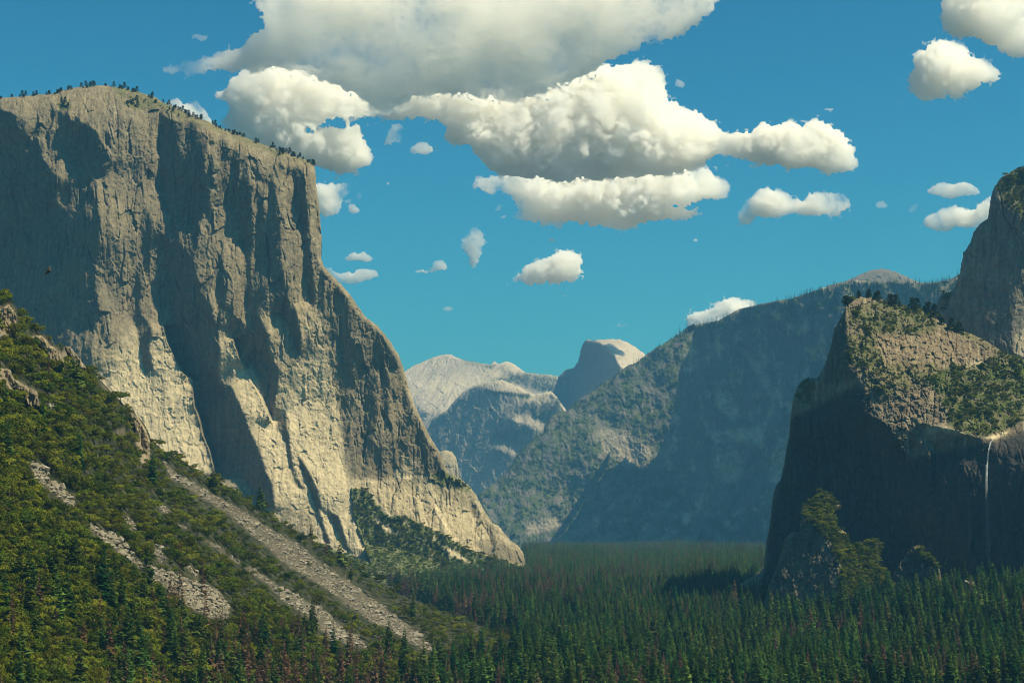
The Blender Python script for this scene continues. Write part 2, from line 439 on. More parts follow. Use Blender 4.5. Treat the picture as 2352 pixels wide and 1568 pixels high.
ec_dark = [
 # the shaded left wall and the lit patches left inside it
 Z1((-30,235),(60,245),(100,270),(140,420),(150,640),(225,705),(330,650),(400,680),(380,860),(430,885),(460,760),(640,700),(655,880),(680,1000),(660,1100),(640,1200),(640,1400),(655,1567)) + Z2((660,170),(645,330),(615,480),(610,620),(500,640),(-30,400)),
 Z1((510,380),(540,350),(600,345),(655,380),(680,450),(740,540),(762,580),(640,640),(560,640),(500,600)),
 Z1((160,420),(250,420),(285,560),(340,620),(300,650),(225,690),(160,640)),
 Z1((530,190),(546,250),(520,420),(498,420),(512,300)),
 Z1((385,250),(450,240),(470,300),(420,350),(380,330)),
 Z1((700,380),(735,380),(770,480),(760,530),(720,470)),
 # the central recess
 Z1((1083,215),(1112,290),(1180,308),(1300,310),(1380,340),(1430,420),(1400,470),(1372,560),(1380,700),(1412,800),(1390,900),(1350,1000),(1320,1200),(1310,1330),(1280,1330),(1240,1150),(1215,1000),(1190,880),(1165,1040),(1120,800),(1068,740),(1060,640),(1078,450)),
 Z1((1110,800),(1190,1010),(1205,1140),(1245,1150),(1300,1200),(1335,1400),(1330,1567),(1135,1567),(1100,1250),(1090,1100),(1150,1090),(1150,1000)),
 Z2((1130,-5),(1312,-5),(1330,100),(1420,200),(1460,330),(1480,500),(1462,640),(1480,740),(1532,742),(1600,860),(1650,960),(1692,1080),(1742,1180),(1772,1280),(1830,1420),(1842,1567),(1722,1567),(1690,1450),(1650,1375),(1560,1370),(1500,1390),(1430,1345),(1400,1200),(1350,1080),(1320,960),(1290,880),(1292,700),(1222,660),(1170,560),(1120,460),(1080,340),(1140,280)),
 Z1((1450,460),(1530,440),(1532,500),(1462,532)), Z1((1460,640),(1532,652),(1532,775),(1452,775)),
 Z1((1450,880),(1500,850),(1460,1000),(1445,1010)),
 Z1((1640,720),(1702,720),(1690,900),(1700,1100),(1682,1300),(1692,1567),(1668,1567),(1665,1300),(1640,1150),(1610,1000),(1600,900)),
 Z1((1972,650),(2022,660),(2052,750),(2062,900),(2082,1100),(2092,1300),(2122,1500),(2102,1567),(2070,1500),(2040,1150),(2002,960),(1982,850)),
 Z1((1560,560),(1600,560),(1590,900),(1560,900)),
 Z1((2122,760),(2142,930),(2162,1050),(2132,1100),(2112,900)),
 Z1((990,900),(1012,1000),(1012,1390),(988,1390),(982,1000)), Z1((1500,1090),(1514,1567),(1468,1567),(1478,1200)), Z1((950,770),(975,800),(985,880),(960,860)),
 Z1((740,1290),(775,1310),(770,1400),(735,1400)), Z1((920,1360),(945,1350),(945,1567),(918,1567)),
 Z2((738,80),(792,80),(792,205),(738,205)), Z2((712,270),(735,300),(725,480),(712,470)), Z2((670,330),(715,300),(700,420),(675,430)),
 Z2((920,-5),(942,130),(942,262),(1012,335),(1022,362),(1000,500),(1032,640),(980,672),(960,600),(930,440),(905,290)),
 Z2((1030,120),(1060,60),(1120,40),(1130,200),(1090,230),(1040,210)),
 Z2((1558,402),(1622,300),(1692,372),(1672,470),(1602,565),(1562,445)),
 Z2((1682,-5),(1702,60),(1742,100),(1722,250),(1802,400),(1822,560),(1872,625),(1862,780),(1832,945),(1808,940),(1742,720),(1690,605),(1660,560),(1680,470),(1692,380),(1690,200)),
 Z2((1780,50),(1812,100),(1842,200),(1952,380),(1992,500),(2012,535),(2022,400),(2002,300),(1972,180),(1962,-5),(1780,-5)),
 Z2((1870,950),(1922,930),(1942,1100),(1962,1250),(1982,1350),(2032,1425),(2000,1425),(1950,1290),(1920,1130),(1900,1080),(1858,1040)),
 Z2((1985,1180),(2022,1240),(2082,1330),(2132,1450),(2162,1567),(2128,1567),(2090,1450),(2060,1400),(2028,1290)),
 Z2((1530,740),(1550,740),(1620,900),(1600,900)),
 Z4((0,60),(62,160),(102,300),(132,450),(172,540),(205,640),(235,665),(165,612),(140,520),(98,380),(48,200),(0,110)),
 Z4((190,420),(255,440),(292,560),(335,690),(300,662),(255,560)),
]
ec_apron = Z2((650,620),(800,300),(1100,380),(1480,480),(1560,560),(1690,640),(1850,620),(2010,520),(2130,400),(2230,640),(2300,1000),(2350,1567),(2400,2100),(1500,2100),(300,1300))
ec_foot = Z2((690,700),(800,420),(930,300),(1090,370),(1250,680),(1420,1330),(1300,1500),(900,1200)) 
ec_east = Z1((2160,1240),(2352,1440)) + EC_RIGHT[:17] + Z4((850,150),(600,178),(330,200)) + EC_NOSE_R[1::-1] + Z2((2290,900),(2240,650),(2215,430),(2160,250),(2130,100))
ec_slab = Z4((330,200),(600,180),(850,160),(1000,160),(1060,185),(1150,260),(1250,420),(1350,500),(1450,620),(1515,720),(1520,800),(1000,850),(500,850),(340,240))
def ec_base(U, V):
    # top shoulders lean well back, the wall below is steep, the feet flare out
    top = np.interp(U, [q[0] for q in EC_TOP[:26]], [q[1] for q in EC_TOP[:26]])
    dt = V - top
    reach = np.interp(U, [0, 180, 330, 480, 620, 740], [60, 75, 70, 42, 34, 22])
    k = 1 - smooth(reach * .35, reach * 1.3, dt)
    gz = .16 + 1.5 * k
    gx = .32 + .1 * k
    return gx, gz
def ec_detail(U, V):
    a = pmask(ec_apron, U, V, 18)
    return granite(3, 1.0, 28, 60, mid=2.1)(U, V) * (1 - .72 * a) + a * (3.4 * fbm(U / 24, V / 26, 61, 6, .6) + 3.0 * facet(U / 19 + fbm(U / 20, V / 20, 65, 3), V / 26 + fbm(U / 20, V / 20, 66, 3), 67))
ec_grad = [(ec_apron, .34, .55, 26), (ec_east, -.10, .30, 6), (ec_slab, .35, .85, 5)]
ec_grad += [(p, -.95, .12, .8) for p in ec_dark]
def ec_ribs(U, V):
    k = 1 - .85 * pmask(ec_apron, U, V, 18)
    wu = U + 6 * fbm(U / 40, V / 60, 62, 3)
    return k * (.62 * np.tanh(3.2 * fbm(wu / 27, V / 190, 63, 3, .6)) + .16 * np.tanh(3 * fbm(wu / 9, V / 80, 64, 2)))
ec_grad += [(Z1((1820,700),(1852,720),(1872,880),(1882,1100),(1892,1300),(1932,1567),(1702,1567),(1690,1350),(1722,1200),(1732,950),(1762,800),(1752,680)), -.45, .15, 1)]
ec_grad += [(p, g_, .2, 1.5) for p, g_ in (
 (Z1((1860,640),(1960,640),(2000,960),(2030,1150),(2050,1500),(1940,1567),(1895,1250),(1872,900)), .6), (Z1((1465,540),(1530,560),(1560,800),(1600,1000),(1640,1200),(1660,1567),(1520,1567),(1500,1100),(1460,1050)), .5),
 (Z1((690,620),(790,580),(900,640),(985,760),(985,1390),(1010,1400),(1020,1000),(1090,780),(1130,1000),(1090,1100),(1110,1567),(950,1567),(940,1340),(910,1360),(910,1567),(665,1567),(675,1100)), .45),
 (Z1((2055,700),(2110,760),(2112,900),(2128,1100),(2150,1300),(2120,1400),(2095,1250),(2075,950)), .5), (Z1((1715,650),(1750,680),(1755,800),(1725,950),(1700,900)), .5))]
# the pale foot slab stands clear of the recess behind its right edge
_e = Z2((1090,345),(1124,460),(1172,560),(1226,660),(1290,700),(1300,880),(1332,960),(1360,1080),(1410,1200),(1440,1345))
ec_grad.append((_e + [(u + 8, v) for u, v in _e[::-1]], 8.0, .3, .5))
_e = Z2((1556,430),(1604,560),(1654,640),(1704,740),(1764,860),(1816,975))
ec_grad.append((_e + [(u + 7, v) for u, v in _e[::-1]], 7.0, .3, .5))
# small lit flakes inside the dark recesses
for p in (Z1((1385,460),(1440,440),(1455,640),(1440,760),(1390,770),(1380,600)), Z1((1460,900),(1520,850),(1560,950),(1570,1040),(1450,1040)), Z1((1390,810),(1410,800),(1440,960),(1440,1500),(1390,1300),(1360,1050)),
          Z2((1640,620),(1740,640),(1812,760),(1805,930),(1742,800),(1690,700)), Z1((385,690),(410,780),(440,880),(400,880),(378,850)), Z2((1510,1400),(1650,1380),(1700,1470),(1680,1520),(1560,1440)), Z2((1300,720),(1400,650),(1400,880),(1340,900)), Z1((1230,960),(1275,940),(1320,1230),(1300,1250))):
    ec_grad.append((p, .15, .3, 1.2))
ec_masks = [(2, p, .58, 1.5) for p in ec_dark] + [  # shade of the dark walls and recesses also put into the rock colour
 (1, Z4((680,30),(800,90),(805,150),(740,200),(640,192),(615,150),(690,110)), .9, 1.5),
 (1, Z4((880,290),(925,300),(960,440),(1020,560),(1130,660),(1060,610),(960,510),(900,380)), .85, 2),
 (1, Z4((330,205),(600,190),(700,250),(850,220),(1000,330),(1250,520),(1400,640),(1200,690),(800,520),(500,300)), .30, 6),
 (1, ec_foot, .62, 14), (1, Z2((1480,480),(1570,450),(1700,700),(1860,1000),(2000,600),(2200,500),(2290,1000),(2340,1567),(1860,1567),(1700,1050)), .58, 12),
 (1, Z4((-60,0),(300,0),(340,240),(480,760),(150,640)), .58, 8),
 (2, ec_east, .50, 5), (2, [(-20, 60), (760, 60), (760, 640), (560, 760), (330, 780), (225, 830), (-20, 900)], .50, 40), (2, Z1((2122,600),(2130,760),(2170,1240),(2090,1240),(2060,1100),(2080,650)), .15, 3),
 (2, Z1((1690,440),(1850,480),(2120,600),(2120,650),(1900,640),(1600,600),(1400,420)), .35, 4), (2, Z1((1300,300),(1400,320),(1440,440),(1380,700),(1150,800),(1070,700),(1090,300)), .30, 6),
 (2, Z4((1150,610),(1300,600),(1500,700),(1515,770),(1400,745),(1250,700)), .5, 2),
 (0, Z1((740,60),(880,80),(1100,180),(1250,260),(1250,300),(1150,290),(1080,220),(960,200),(900,170),(800,140)), .65, 3), (0, Z1((1100,190),(1500,350),(2070,570),(2110,620),(1900,560),(1500,400),(1200,280)), .5, 3),
 (0, Z4((870,160),(1000,150),(1060,190),(1160,260),(1130,290),(1000,260),(930,240)), .9, 1.5), (0, Z1((380,180),(480,180),(480,230),(400,240)), .7, 2), (0, Z1((780,170),(1000,190),(1060,230),(900,230)), .7, 2),
]
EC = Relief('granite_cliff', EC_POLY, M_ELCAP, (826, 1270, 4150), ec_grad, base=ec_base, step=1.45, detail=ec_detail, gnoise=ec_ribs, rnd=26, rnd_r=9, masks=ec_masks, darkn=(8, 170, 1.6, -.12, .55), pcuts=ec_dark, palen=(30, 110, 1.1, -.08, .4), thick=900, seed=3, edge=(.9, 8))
tag(EC.ob, 'huge sheer sunlit granite cliff with shaded left wall', 'cliff', kind='structure')

# ------------------------------------------------------------------ brushy slope at the foot of the cliff's right end
T_POLY = Z4((340,250),(420,262),(480,290),(520,340),(560,380),(620,440),(720,450),(850,510),(1000,590),(1100,650),(1200,690),(1400,755),(1530,790),(1530,930),(300,930),(120,640),(300,700),(470,760),(430,640),(390,540),(360,430),(345,320))
def t_cap(s, D): return np.minimum(D, EC.depth(s.U, s.V) - 6)
t_ctrl = [(806,1118,4380),(830,1180,4310),(850,1250,4180),(900,1190,4400),(935,1195,4450),(990,1225,4450),(1060,1262,4550),(1210,1305,4700),(900,1320,3900),(1210,1350,4300),(800,1300,4000),(730,1252,4060)]
BRUSH_DETAIL = lambda U, V: 3.0 * fbm(U / 14, V / 9, 77, 4, .6)
t_scree = [Z4((470,445),(520,470),(600,520),(640,560),(600,560),(520,500)), Z4((930,625),(1000,660),(1060,690),(1130,745),(1180,780),(1120,760),(1040,725),(975,690)), Z4((480,290),(560,380),(620,440),(600,455),(540,400),(490,340)), Z4((870,570),(910,590),(920,615),(870,600)), Z4((690,470),(720,480),(715,500),(690,495))]
M_TALUS_GREEN = rock_material('foot_slope_soil', warm=(.3, .25, .16), gray=(.24, .21, .15), veg=(.05, .072, .018), k=1.5)
T = Relief('talus_slope', T_POLY, M_TALUS_GREEN, (850,1250,4250), None, step=1.8, detail=BRUSH_DETAIL, ctrl=t_ctrl, rnd=0, cap=t_cap, thick=60, seed=8,
           masks=[(0, [(0,0),(2400,0),(2400,1600),(0,1600)], .9, 1)] + [(1, p, .7, 1) for p in t_scree], cuts=[(p, 1, 1) for p in t_scree], edge=(1.5, 6))
tag(T.ob, 'steep brushy green slope at the foot of the great cliff', 'hillside', kind='structure')

# ------------------------------------------------------------------ small sunlit cliff peeping round the great cliff
J = Relief('granite_buttress', Z7((560,900),(610,930),(640,920),(680,930),(710,960),(725,1010),(737,1110),(700,1160),(560,1160)), M_ELCAP, (1040,1060,8200), [], base=(.3,.4), step=1.3, detail=granite(40, .7), rnd=8, rnd_r=6, thick=300, seed=5)
tag(J.ob, 'small rounded granite buttress peeping out behind the great cliff', 'cliff', kind='structure')

# ------------------------------------------------------------------ waterfall cliff on the right
CA_POLY = Z6((1148,372),(1180,330),(1240,312),(1330,312),(1400,330),(1480,360),(1560,380),(1680,397),(1730,425),(1800,480),(1900,530),(2000,560),(2100,610),(2180,660),(2230,692),(2352,735),(2440,760)) + [(2385,1460),(1700,1460)] \
    + Z5((440,900),(560,840),(600,790),(610,680),(630,560),(645,480),(660,330),(678,250),(715,200),(735,110),(750,0)) + Z6((740,1430),(755,1320),(775,1240),(775,1160),(790,1060),(800,980),(825,920),(850,882),(900,852),(945,862),(970,850),(1010,770),(1040,680),(1060,610),(1075,530),(1110,470),(1140,410))
ca_lit = Z6((1148,372),(1180,330),(1240,312),(1330,312),(1480,360),(1680,397),(1800,480),(2000,560),(2230,692),(2440,760),(2440,1130),(2352,1140),(2290,1180),(2240,1218),(2140,1268),(2080,1268),(1950,1232),(1850,1200),(1750,1180),(1690,1180),(1600,1270),(1588,1350),(1545,1372),(1480,1240),(1400,1150),(1260,1080),(1250,1000),(1290,950),(1240,840),(1160,760),(1180,640),(1160,520))
ca_grad = [(Z6((790,1000),(830,900),(880,940),(932,1090),(922,1120),(820,1142),(790,1100)), .5, .7, 2),
           (ca_lit, .42, 1.05, 1.5),
           (Z6((1240,840),(1300,960),(1400,930),(1330,820),(1180,640),(1160,760)), -.5, .7, 3),
           (Z6((1700,1290),(1720,1290),(1748,1400),(1748,1560),(1735,1560)) , .5, .3, .6), (Z5((1716,0),(1752,0),(1748,300),(1735,295)), .5, .3, .6),
           (Z6((2150,1300),(2200,1262),(2270,1205),(2352,1140),(2440,1130)) + Z5((2400,0),(2400,900),(2130,900),(2130,300),(2140,0)), -1.5, .03, 2), (Z6((2040,1292),(2150,1285),(2270,1200),(2440,1115),(2440,1400),(2040,1400)), -1.7, -.45, 1)]
ca_masks = [(1, Z6((800,980),(850,900),(890,950),(932,1090),(915,1120),(830,1135)), .25, 2), (0, Z6((1690,870),(1800,800),(1900,770),(2000,790),(2200,690),(2352,720),(2440,760),(2440,1130),(2352,1140),(2250,1200),(2080,1250),(1950,1230),(1850,1180),(1820,1050),(1750,950)), 1.0, 4),  # first pale patch paints sunlight onto the left spire
            (0, Z6((1160,400),(1400,340),(1700,410),(1800,500),(1700,560),(1300,560),(1180,520)), .75, 5), (0, Z6((1160,560),(1350,560),(1420,800),(1400,900),(1250,800),(1150,760)), .75, 5), (0, Z6((1250,760),(1800,760),(1750,900),(1400,1000),(1290,900)), .55, 6),
            (0, Z6((800,900),(900,850),(950,870),(900,1060),(820,1080)), .6, 3), (0, Z6((1700,430),(2352,720),(2352,800),(2100,660),(1750,500)), .5, 4),
            (1, Z6((1940,760),(2080,730),(2060,790),(1960,800)), .6, 3), (1, Z6((1690,1180),(1800,1170),(1950,1225),(1900,1250),(1800,1210),(1700,1240)), .45, 3), (1, Z6((2080,1262),(2240,1215),(2235,1235),(2150,1270)), .9, 1.5),
            (1, Z6((1260,1010),(1450,1100),(1480,1180),(1400,1150),(1270,1080)), .25, 4), (2, ca_lit, .15, 4), (2, Z6((790,1130),(1240,900),(1500,1250),(1600,1400),(2100,1290),(2440,1200)) + Z5((2400,1100),(600,1000),(640,500)), .85, 6), (2, Z6((1150,380),(1180,640),(1240,850),(1000,900),(1060,600)), .55, 4)]  # strong dark masks deepen the shade of the face by colour
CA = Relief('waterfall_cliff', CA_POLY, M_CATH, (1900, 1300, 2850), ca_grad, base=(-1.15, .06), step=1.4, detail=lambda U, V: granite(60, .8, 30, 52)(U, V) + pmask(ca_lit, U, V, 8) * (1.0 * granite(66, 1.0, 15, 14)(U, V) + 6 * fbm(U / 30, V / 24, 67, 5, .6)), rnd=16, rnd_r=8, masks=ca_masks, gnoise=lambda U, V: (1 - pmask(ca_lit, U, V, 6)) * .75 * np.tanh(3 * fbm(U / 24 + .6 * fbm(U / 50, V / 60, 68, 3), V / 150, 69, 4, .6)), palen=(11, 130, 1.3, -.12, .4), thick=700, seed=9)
tag(CA.ob, 'dark shaded cliff with sunlit brushy shoulder and a thin waterfall', 'cliff', kind='structure')

# the stepped shelf in front of it: spur, knob
def ca_cap(s, D): return np.minimum(D, CA.depth(s.U, s.V) - 12)
SPUR = Relief('rock_spur', Z5((600,1060),(640,900),(690,780),(740,600),(790,545),(840,560),(850,450),(880,395),(950,310),(1000,285),(1055,295),(1075,350),(1140,375),(1070,420),(1100,510),(1165,560),(1180,640),(1280,615),(1380,610),(1380,760),(1430,870),(1500,960),(1500,1080)), M_CATH, (1830,1240,2560),
            [(Z5((1000,290),(1080,300),(1110,520),(1180,640),(1380,620),(1380,760),(1500,960),(1500,1080),(1100,1060),(1120,800),(1050,620),(960,480)), .75, .8, 3), (Z5((850,400),(1000,280),(1060,340),(960,500),(860,480)), .2, 1.1, 4)], base=(-.9, .35), step=1.5, detail=granite(80, 1.2, 16, 26), rnd=14, rnd_r=7, cap=ca_cap, thick=150, seed=12,
            masks=[(0, Z5((850,400),(1000,280),(1080,300),(1110,520),(1180,640),(1380,620),(1380,760),(1500,960),(1500,1080),(1100,1060),(1120,800),(1050,620),(900,500)), .9, 4), (2, Z5((600,1060),(740,600),(850,560),(1050,700),(1080,1000)), .4, 4)])
tag(SPUR.ob, 'brush-topped rock spur standing against the dark cliff', 'rock spur', kind='structure')
KN = Relief('rock_knob', Z5((1440,1000),(1460,860),(1500,780),(1550,710),(1600,650),(1650,632),(1690,690),(1760,750),(1790,800),(1800,900),(1790,1020)), M_CATH, (2090,1300,2520),
            [(Z5((1440,900),(1500,780),(1560,700),(1640,630),(1600,700),(1560,800),(1520,900),(1500,980)), .15, .6, 3)], base=(-.75, .15), step=1.5, detail=granite(90, 1.3, 14, 16), rnd=14, rnd_r=7, cap=ca_cap, thick=120, seed=14,
            masks=[(0, Z5((1620,640),(1700,690),(1790,800),(1760,800),(1650,740)), .9, 3), (2, Z5((1440,1000),(1440,600),(1800,600),(1800,1020)), .55, 4)])
tag(KN.ob, 'dark rock knob with pale left edge below the waterfall cliff', 'rock knob', kind='structure')

# tall pillar behind, at the right edge
PI_ = Relief('rock_pillar', ZC((2440,900),(2352,952),(2300,965),(2200,1020),(2150,1085),(2130,1150),(2115,1240),(2110,1295),(2060,1330),(2010,1390),(1990,1460),(1950,1520)) + Z6((1945,10),(1930,80),(1920,150),(1900,210),(1870,272),(1800,290),(1772,340),(1760,440),(1740,520),(2440,950)), M_PILLAR, (2290,600,3500),
             [(ZC((2440,900),(2352,952),(2200,1020),(2150,1085),(2200,1200),(2352,1300),(2440,1300)), .0, .9, 6), (Z6((2350,140),(2300,300),(2260,480),(2300,560),(2440,500),(2440,100)), .2, .4, 3), (Z6((2290,540),(2270,640),(2290,700),(2352,720),(2440,720),(2440,520)), .4, .6, 2)],
             base=(-.62, .14), step=1.6, detail=granite(110, .8, 30, 60), rnd=18, rnd_r=8, thick=500, seed=15,
             masks=[(0, ZC((2440,900),(2352,952),(2200,1020),(2150,1085),(2220,1200),(2352,1330),(2440,1330)), .8, 5), (0, Z6((1870,272),(1800,290),(1772,340),(1760,440),(1820,420)), .6, 2), (1, Z6((2300,560),(2440,500),(2440,720),(2290,690)), .4, 3)])
tag(PI_.ob, 'tall grey rock pillar with brushy cap at the right edge', 'cliff', kind='structure')

# ------------------------------------------------------------------ wooded ridges across the valley
H1_POLY = Z7((850,1222),(900,1190),(960,1150),(1000,1110),(1050,1060),(1090,1020),(1110,960),(1170,900),(1230,840),(1290,810),(1310,760),(1350,690),(1400,665),(1470,650),(1520,590),(1600,540),(1660,500),(1700,470),(1750,440),(1800,400),(1860,355),(1930,330),(2000,270),(2080,220),(2150,180),(2230,125),(2280,95),(2400,60),(2400,700),(2000,1567),(1900,1640),(1000,1640))
h1_grad = [(Z7((1630,760),(1800,760),(2000,800),(2060,940),(2000,1050),(1900,1170),(1750,1210),(1640,1150),(1560,1000)), .05, .55, 8), (Z7((1210,1400),(1400,1370),(1410,1430),(1300,1480),(1170,1500)), .1, .6, 4), (Z7((1000,1450),(1250,1180),(1400,1200),(1700,1300),(1300,1560),(1100,1560)), .1, .9, 14)]
def _clump(seed):
    return lambda U, V: np.clip(1.6 * fbm(U / 22, V / 16, seed, 5, .65) + .55, 0, 1)
H1 = Relief('wooded_ridge', H1_POLY, M_RIDGE, (1300,1100,10800), h1_grad, base=(-.42, .62), gnoise=lambda U, V: .45 * np.tanh(2.5 * fbm((U + V * .3) / 50, (V - .4 * U) / 90, 141, 5, .6)), step=1.6, detail=lambda U, V: granite(130, .35, 24, 40)(U, V) + 9 * fbm(U / 34, V / 40, 5, 6, .58), cuts=[(Z7((1640,760),(1880,780),(2060,940),(1960,1040),(1800,1010),(1700,930)), .8, 8), (Z7((1200,1390),(1380,1360),(1415,1430),(1300,1490),(1170,1500)), .8, 4), (Z7((1980,480),(2140,490),(2120,640),(2010,640)), .7, 5), (Z7((1240,830),(1330,700),(1480,660),(1380,780)), .5, 4)], rnd=10, rnd_r=6, thick=900, seed=17,
            vegn=(26, 20, 2.6, .10), masks=[(0, [(0,0),(2400,0),(2400,1600),(0,1600)], .95, 1), (1, Z7((1640,780),(1880,790),(2060,940),(1960,1040),(1800,1010),(1700,930)), .35, 6), (1, Z7((1210,1400),(1380,1370),(1410,1430),(1300,1480),(1180,1490)), .4, 4), (1, Z7((2120,770),(2060,920),(2000,1010),(1930,1130),(1960,1030),(2050,900)), .35, 2)])
tag(H1.ob, 'hazy wooded ridge sloping down to the valley floor, left of the blue wall', 'ridge', kind='structure')
H2_POLY = Z7((2320,60)) + Z6((0,572),(130,505),(300,470),(430,395),(560,365),(700,335),(780,325),(900,285),(1000,250),(1100,230),(1200,200),(1300,205),(1640,220),(1750,215),(1850,195),(1920,160),(2050,120),(2100,500),(1200,900),(800,1567)) + [(1790,1290),(1220,1290)] \
    + Z7((1270,1567),(1400,1500),(1550,1430),(1700,1330),(1840,1220),(1930,1150),(2000,1050),(2060,960),(2100,870),(2150,760),(2170,650),(2190,500),(2220,350),(2280,250))
h2_grad = [(Z7((1240,1590),(1500,1450),(1840,1220),(2000,1060),(2100,1200),(2352,1450)) + [(1740,1180),(1790,1290),(1220,1290)], -.55, .55, 10), (Z6((130,505),(700,335),(1200,200),(1920,160),(2050,300),(1100,420),(700,480),(200,560)), -.35, .8, 6),
           (Z6((270,900),(400,1000),(420,1100),(330,1130),(280,1020)), .0, .4, 3), (Z6((280,1240),(440,1190),(600,1200),(580,1330),(480,1250)), -.2, .5, 3), (Z6((320,1400),(420,1340),(400,1450),(300,1567),(270,1480)), 0, .4, 3), (Z6((650,1470),(720,1300),(775,1230),(740,1400),(690,1500)), 0, .4, 3), (Z5((310,550),(400,430),(490,380),(470,430),(380,510)), .2, .7, 2)]
H2 = Relief('blue_wall', H2_POLY, M_RIDGE, (1480,1150,9800), h2_grad, base=(-.95, .14), gnoise=lambda U, V: 1.0 * np.tanh(2.5 * fbm(U / 55, V / 150, 161, 4, .6)) + 1.1 * fbm(U / 16, V / 34, 162, 4), step=1.6, detail=lambda U, V: granite(150, .55, 34, 80)(U, V) + 7 * fbm(U / 26, V / 60, 151, 6, .58), rnd=10, rnd_r=6, thick=900, seed=19, palen=(34, 60, 1.9, -.06, .75), vegn=(30, 26, 2.4, .05),
            masks=[(0, [(0,0),(2400,0),(2400,1600),(0,1600)], .42, 1), (1, Z6((270,880),(400,980),(440,1080),(400,1150),(290,1060)), .6, 5), (1, Z6((240,1240),(420,1190),(620,1195),(600,1340),(450,1280),(280,1300)), .6, 4), (1, Z6((270,1370),(420,1340),(480,1480),(420,1560),(300,1560)), .55, 5), (1, Z6((650,1470),(720,1300),(775,1230),(750,1420),(700,1560),(650,1560)), .7, 4), (1, Z6((440,640),(560,760),(700,960),(690,1040),(620,1180),(590,1180),(660,1010),(530,800)), .4, 4), (0, Z6((0,560),(700,335),(1200,200),(2050,120),(2050,330),(1100,430),(700,470),(200,590)), .95, 6), (0, Z7((1240,1590),(1500,1450),(1840,1220),(2000,1060),(2352,1300)) + [(1760,1170),(1790,1290),(1220,1290)], .9, 8), (1, Z5((310,550),(400,430),(490,380),(470,430),(380,510)), .6, 1.5)])  # traced pale patches paint in the lit gullies and spurs
tag(H2.ob, 'long shaded rock wall blue with haze under a tree-lined crest', 'cliff', kind='structure')
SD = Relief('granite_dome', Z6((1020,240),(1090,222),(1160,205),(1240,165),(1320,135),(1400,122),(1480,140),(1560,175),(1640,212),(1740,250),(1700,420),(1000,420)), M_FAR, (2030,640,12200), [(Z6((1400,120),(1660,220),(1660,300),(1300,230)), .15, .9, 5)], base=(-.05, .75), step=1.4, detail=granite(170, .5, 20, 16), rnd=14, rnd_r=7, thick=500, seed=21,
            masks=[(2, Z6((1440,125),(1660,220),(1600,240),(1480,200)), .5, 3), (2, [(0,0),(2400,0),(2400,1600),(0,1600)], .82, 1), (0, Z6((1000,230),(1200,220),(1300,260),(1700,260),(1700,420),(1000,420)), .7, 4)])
tag(SD.ob, 'smooth bald granite dome on the ridge crest, left of the pillar', 'dome', kind='structure')

# ------------------------------------------------------------------ far domes
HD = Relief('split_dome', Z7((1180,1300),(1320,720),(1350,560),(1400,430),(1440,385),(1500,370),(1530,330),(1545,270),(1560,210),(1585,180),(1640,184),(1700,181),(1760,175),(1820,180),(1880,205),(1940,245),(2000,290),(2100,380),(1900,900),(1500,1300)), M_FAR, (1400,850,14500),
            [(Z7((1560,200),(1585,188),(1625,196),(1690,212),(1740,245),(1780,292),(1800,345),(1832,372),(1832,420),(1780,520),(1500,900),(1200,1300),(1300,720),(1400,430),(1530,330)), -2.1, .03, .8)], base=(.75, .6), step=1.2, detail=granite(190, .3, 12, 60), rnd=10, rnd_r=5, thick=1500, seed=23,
            masks=[(2, Z7((1400,430),(1530,330),(1545,260),(1560,200),(1690,212),(1780,292),(1832,420),(1500,900),(1300,720)), .55, 2), (2, Z7((1350,560),(1400,430),(1440,385),(1530,330),(1500,600),(1400,800),(1300,760)), .5, 4)])  # shade of the sheer face painted darker than its rock
tag(HD.ob, 'far granite dome cut by a sheer shaded face', 'dome', kind='structure')
CR = Relief('far_mountain', Z7((250,460),(375,387),(430,352),(500,322),(560,297),(620,281),(680,279),(720,300),(780,320),(850,332),(940,347),(970,322),(1000,345),(1050,323),(1100,341),(1140,370),(1180,400),(1260,410),(1330,412),(1400,425),(1600,450),(1600,1200),(700,1400),(250,1100)), M_FAR, (1000,860,17200),
            [(Z7((400,500),(560,700),(660,640),(700,560),(600,570),(420,640)), -.15, .8, 10), (Z7((400,640),(640,680),(800,1200),(600,1100)), -.7, .4, 10), (Z7((620,280),(720,300),(500,400),(380,390)), -.4, .7, 6), (Z7((1000,345),(1180,430),(1400,430),(1400,560),(1230,540),(1020,460),(900,470),(1000,420)), -.3, .5, 5)], base=(.15, .85), step=1.3, detail=lambda U, V: granite(210, .2, 16, 20)(U, V) + 10 * fbm((U + V * .8) / 22, (V - U * .5) / 110, 9, 6, .58), rnd=8, rnd_r=5, thick=2500, seed=25,
            masks=[(0, Z7((720,305),(940,350),(1000,345),(960,380),(780,340)), .8, 2), (0, Z7((1000,440),(1180,400),(1400,425),(1400,540),(1250,530),(1120,470),(880,480)), .75, 4), (1, Z7((420,500),(900,400),(1050,330),(1180,430),(900,470),(620,560)), .3, 8), (1, Z7((1250,430),(1400,430),(1390,480),(1270,470)), .5, 3)])
tag(CR.ob, 'pale bare far mountain on the skyline left of the split dome', 'mountain', kind='structure')
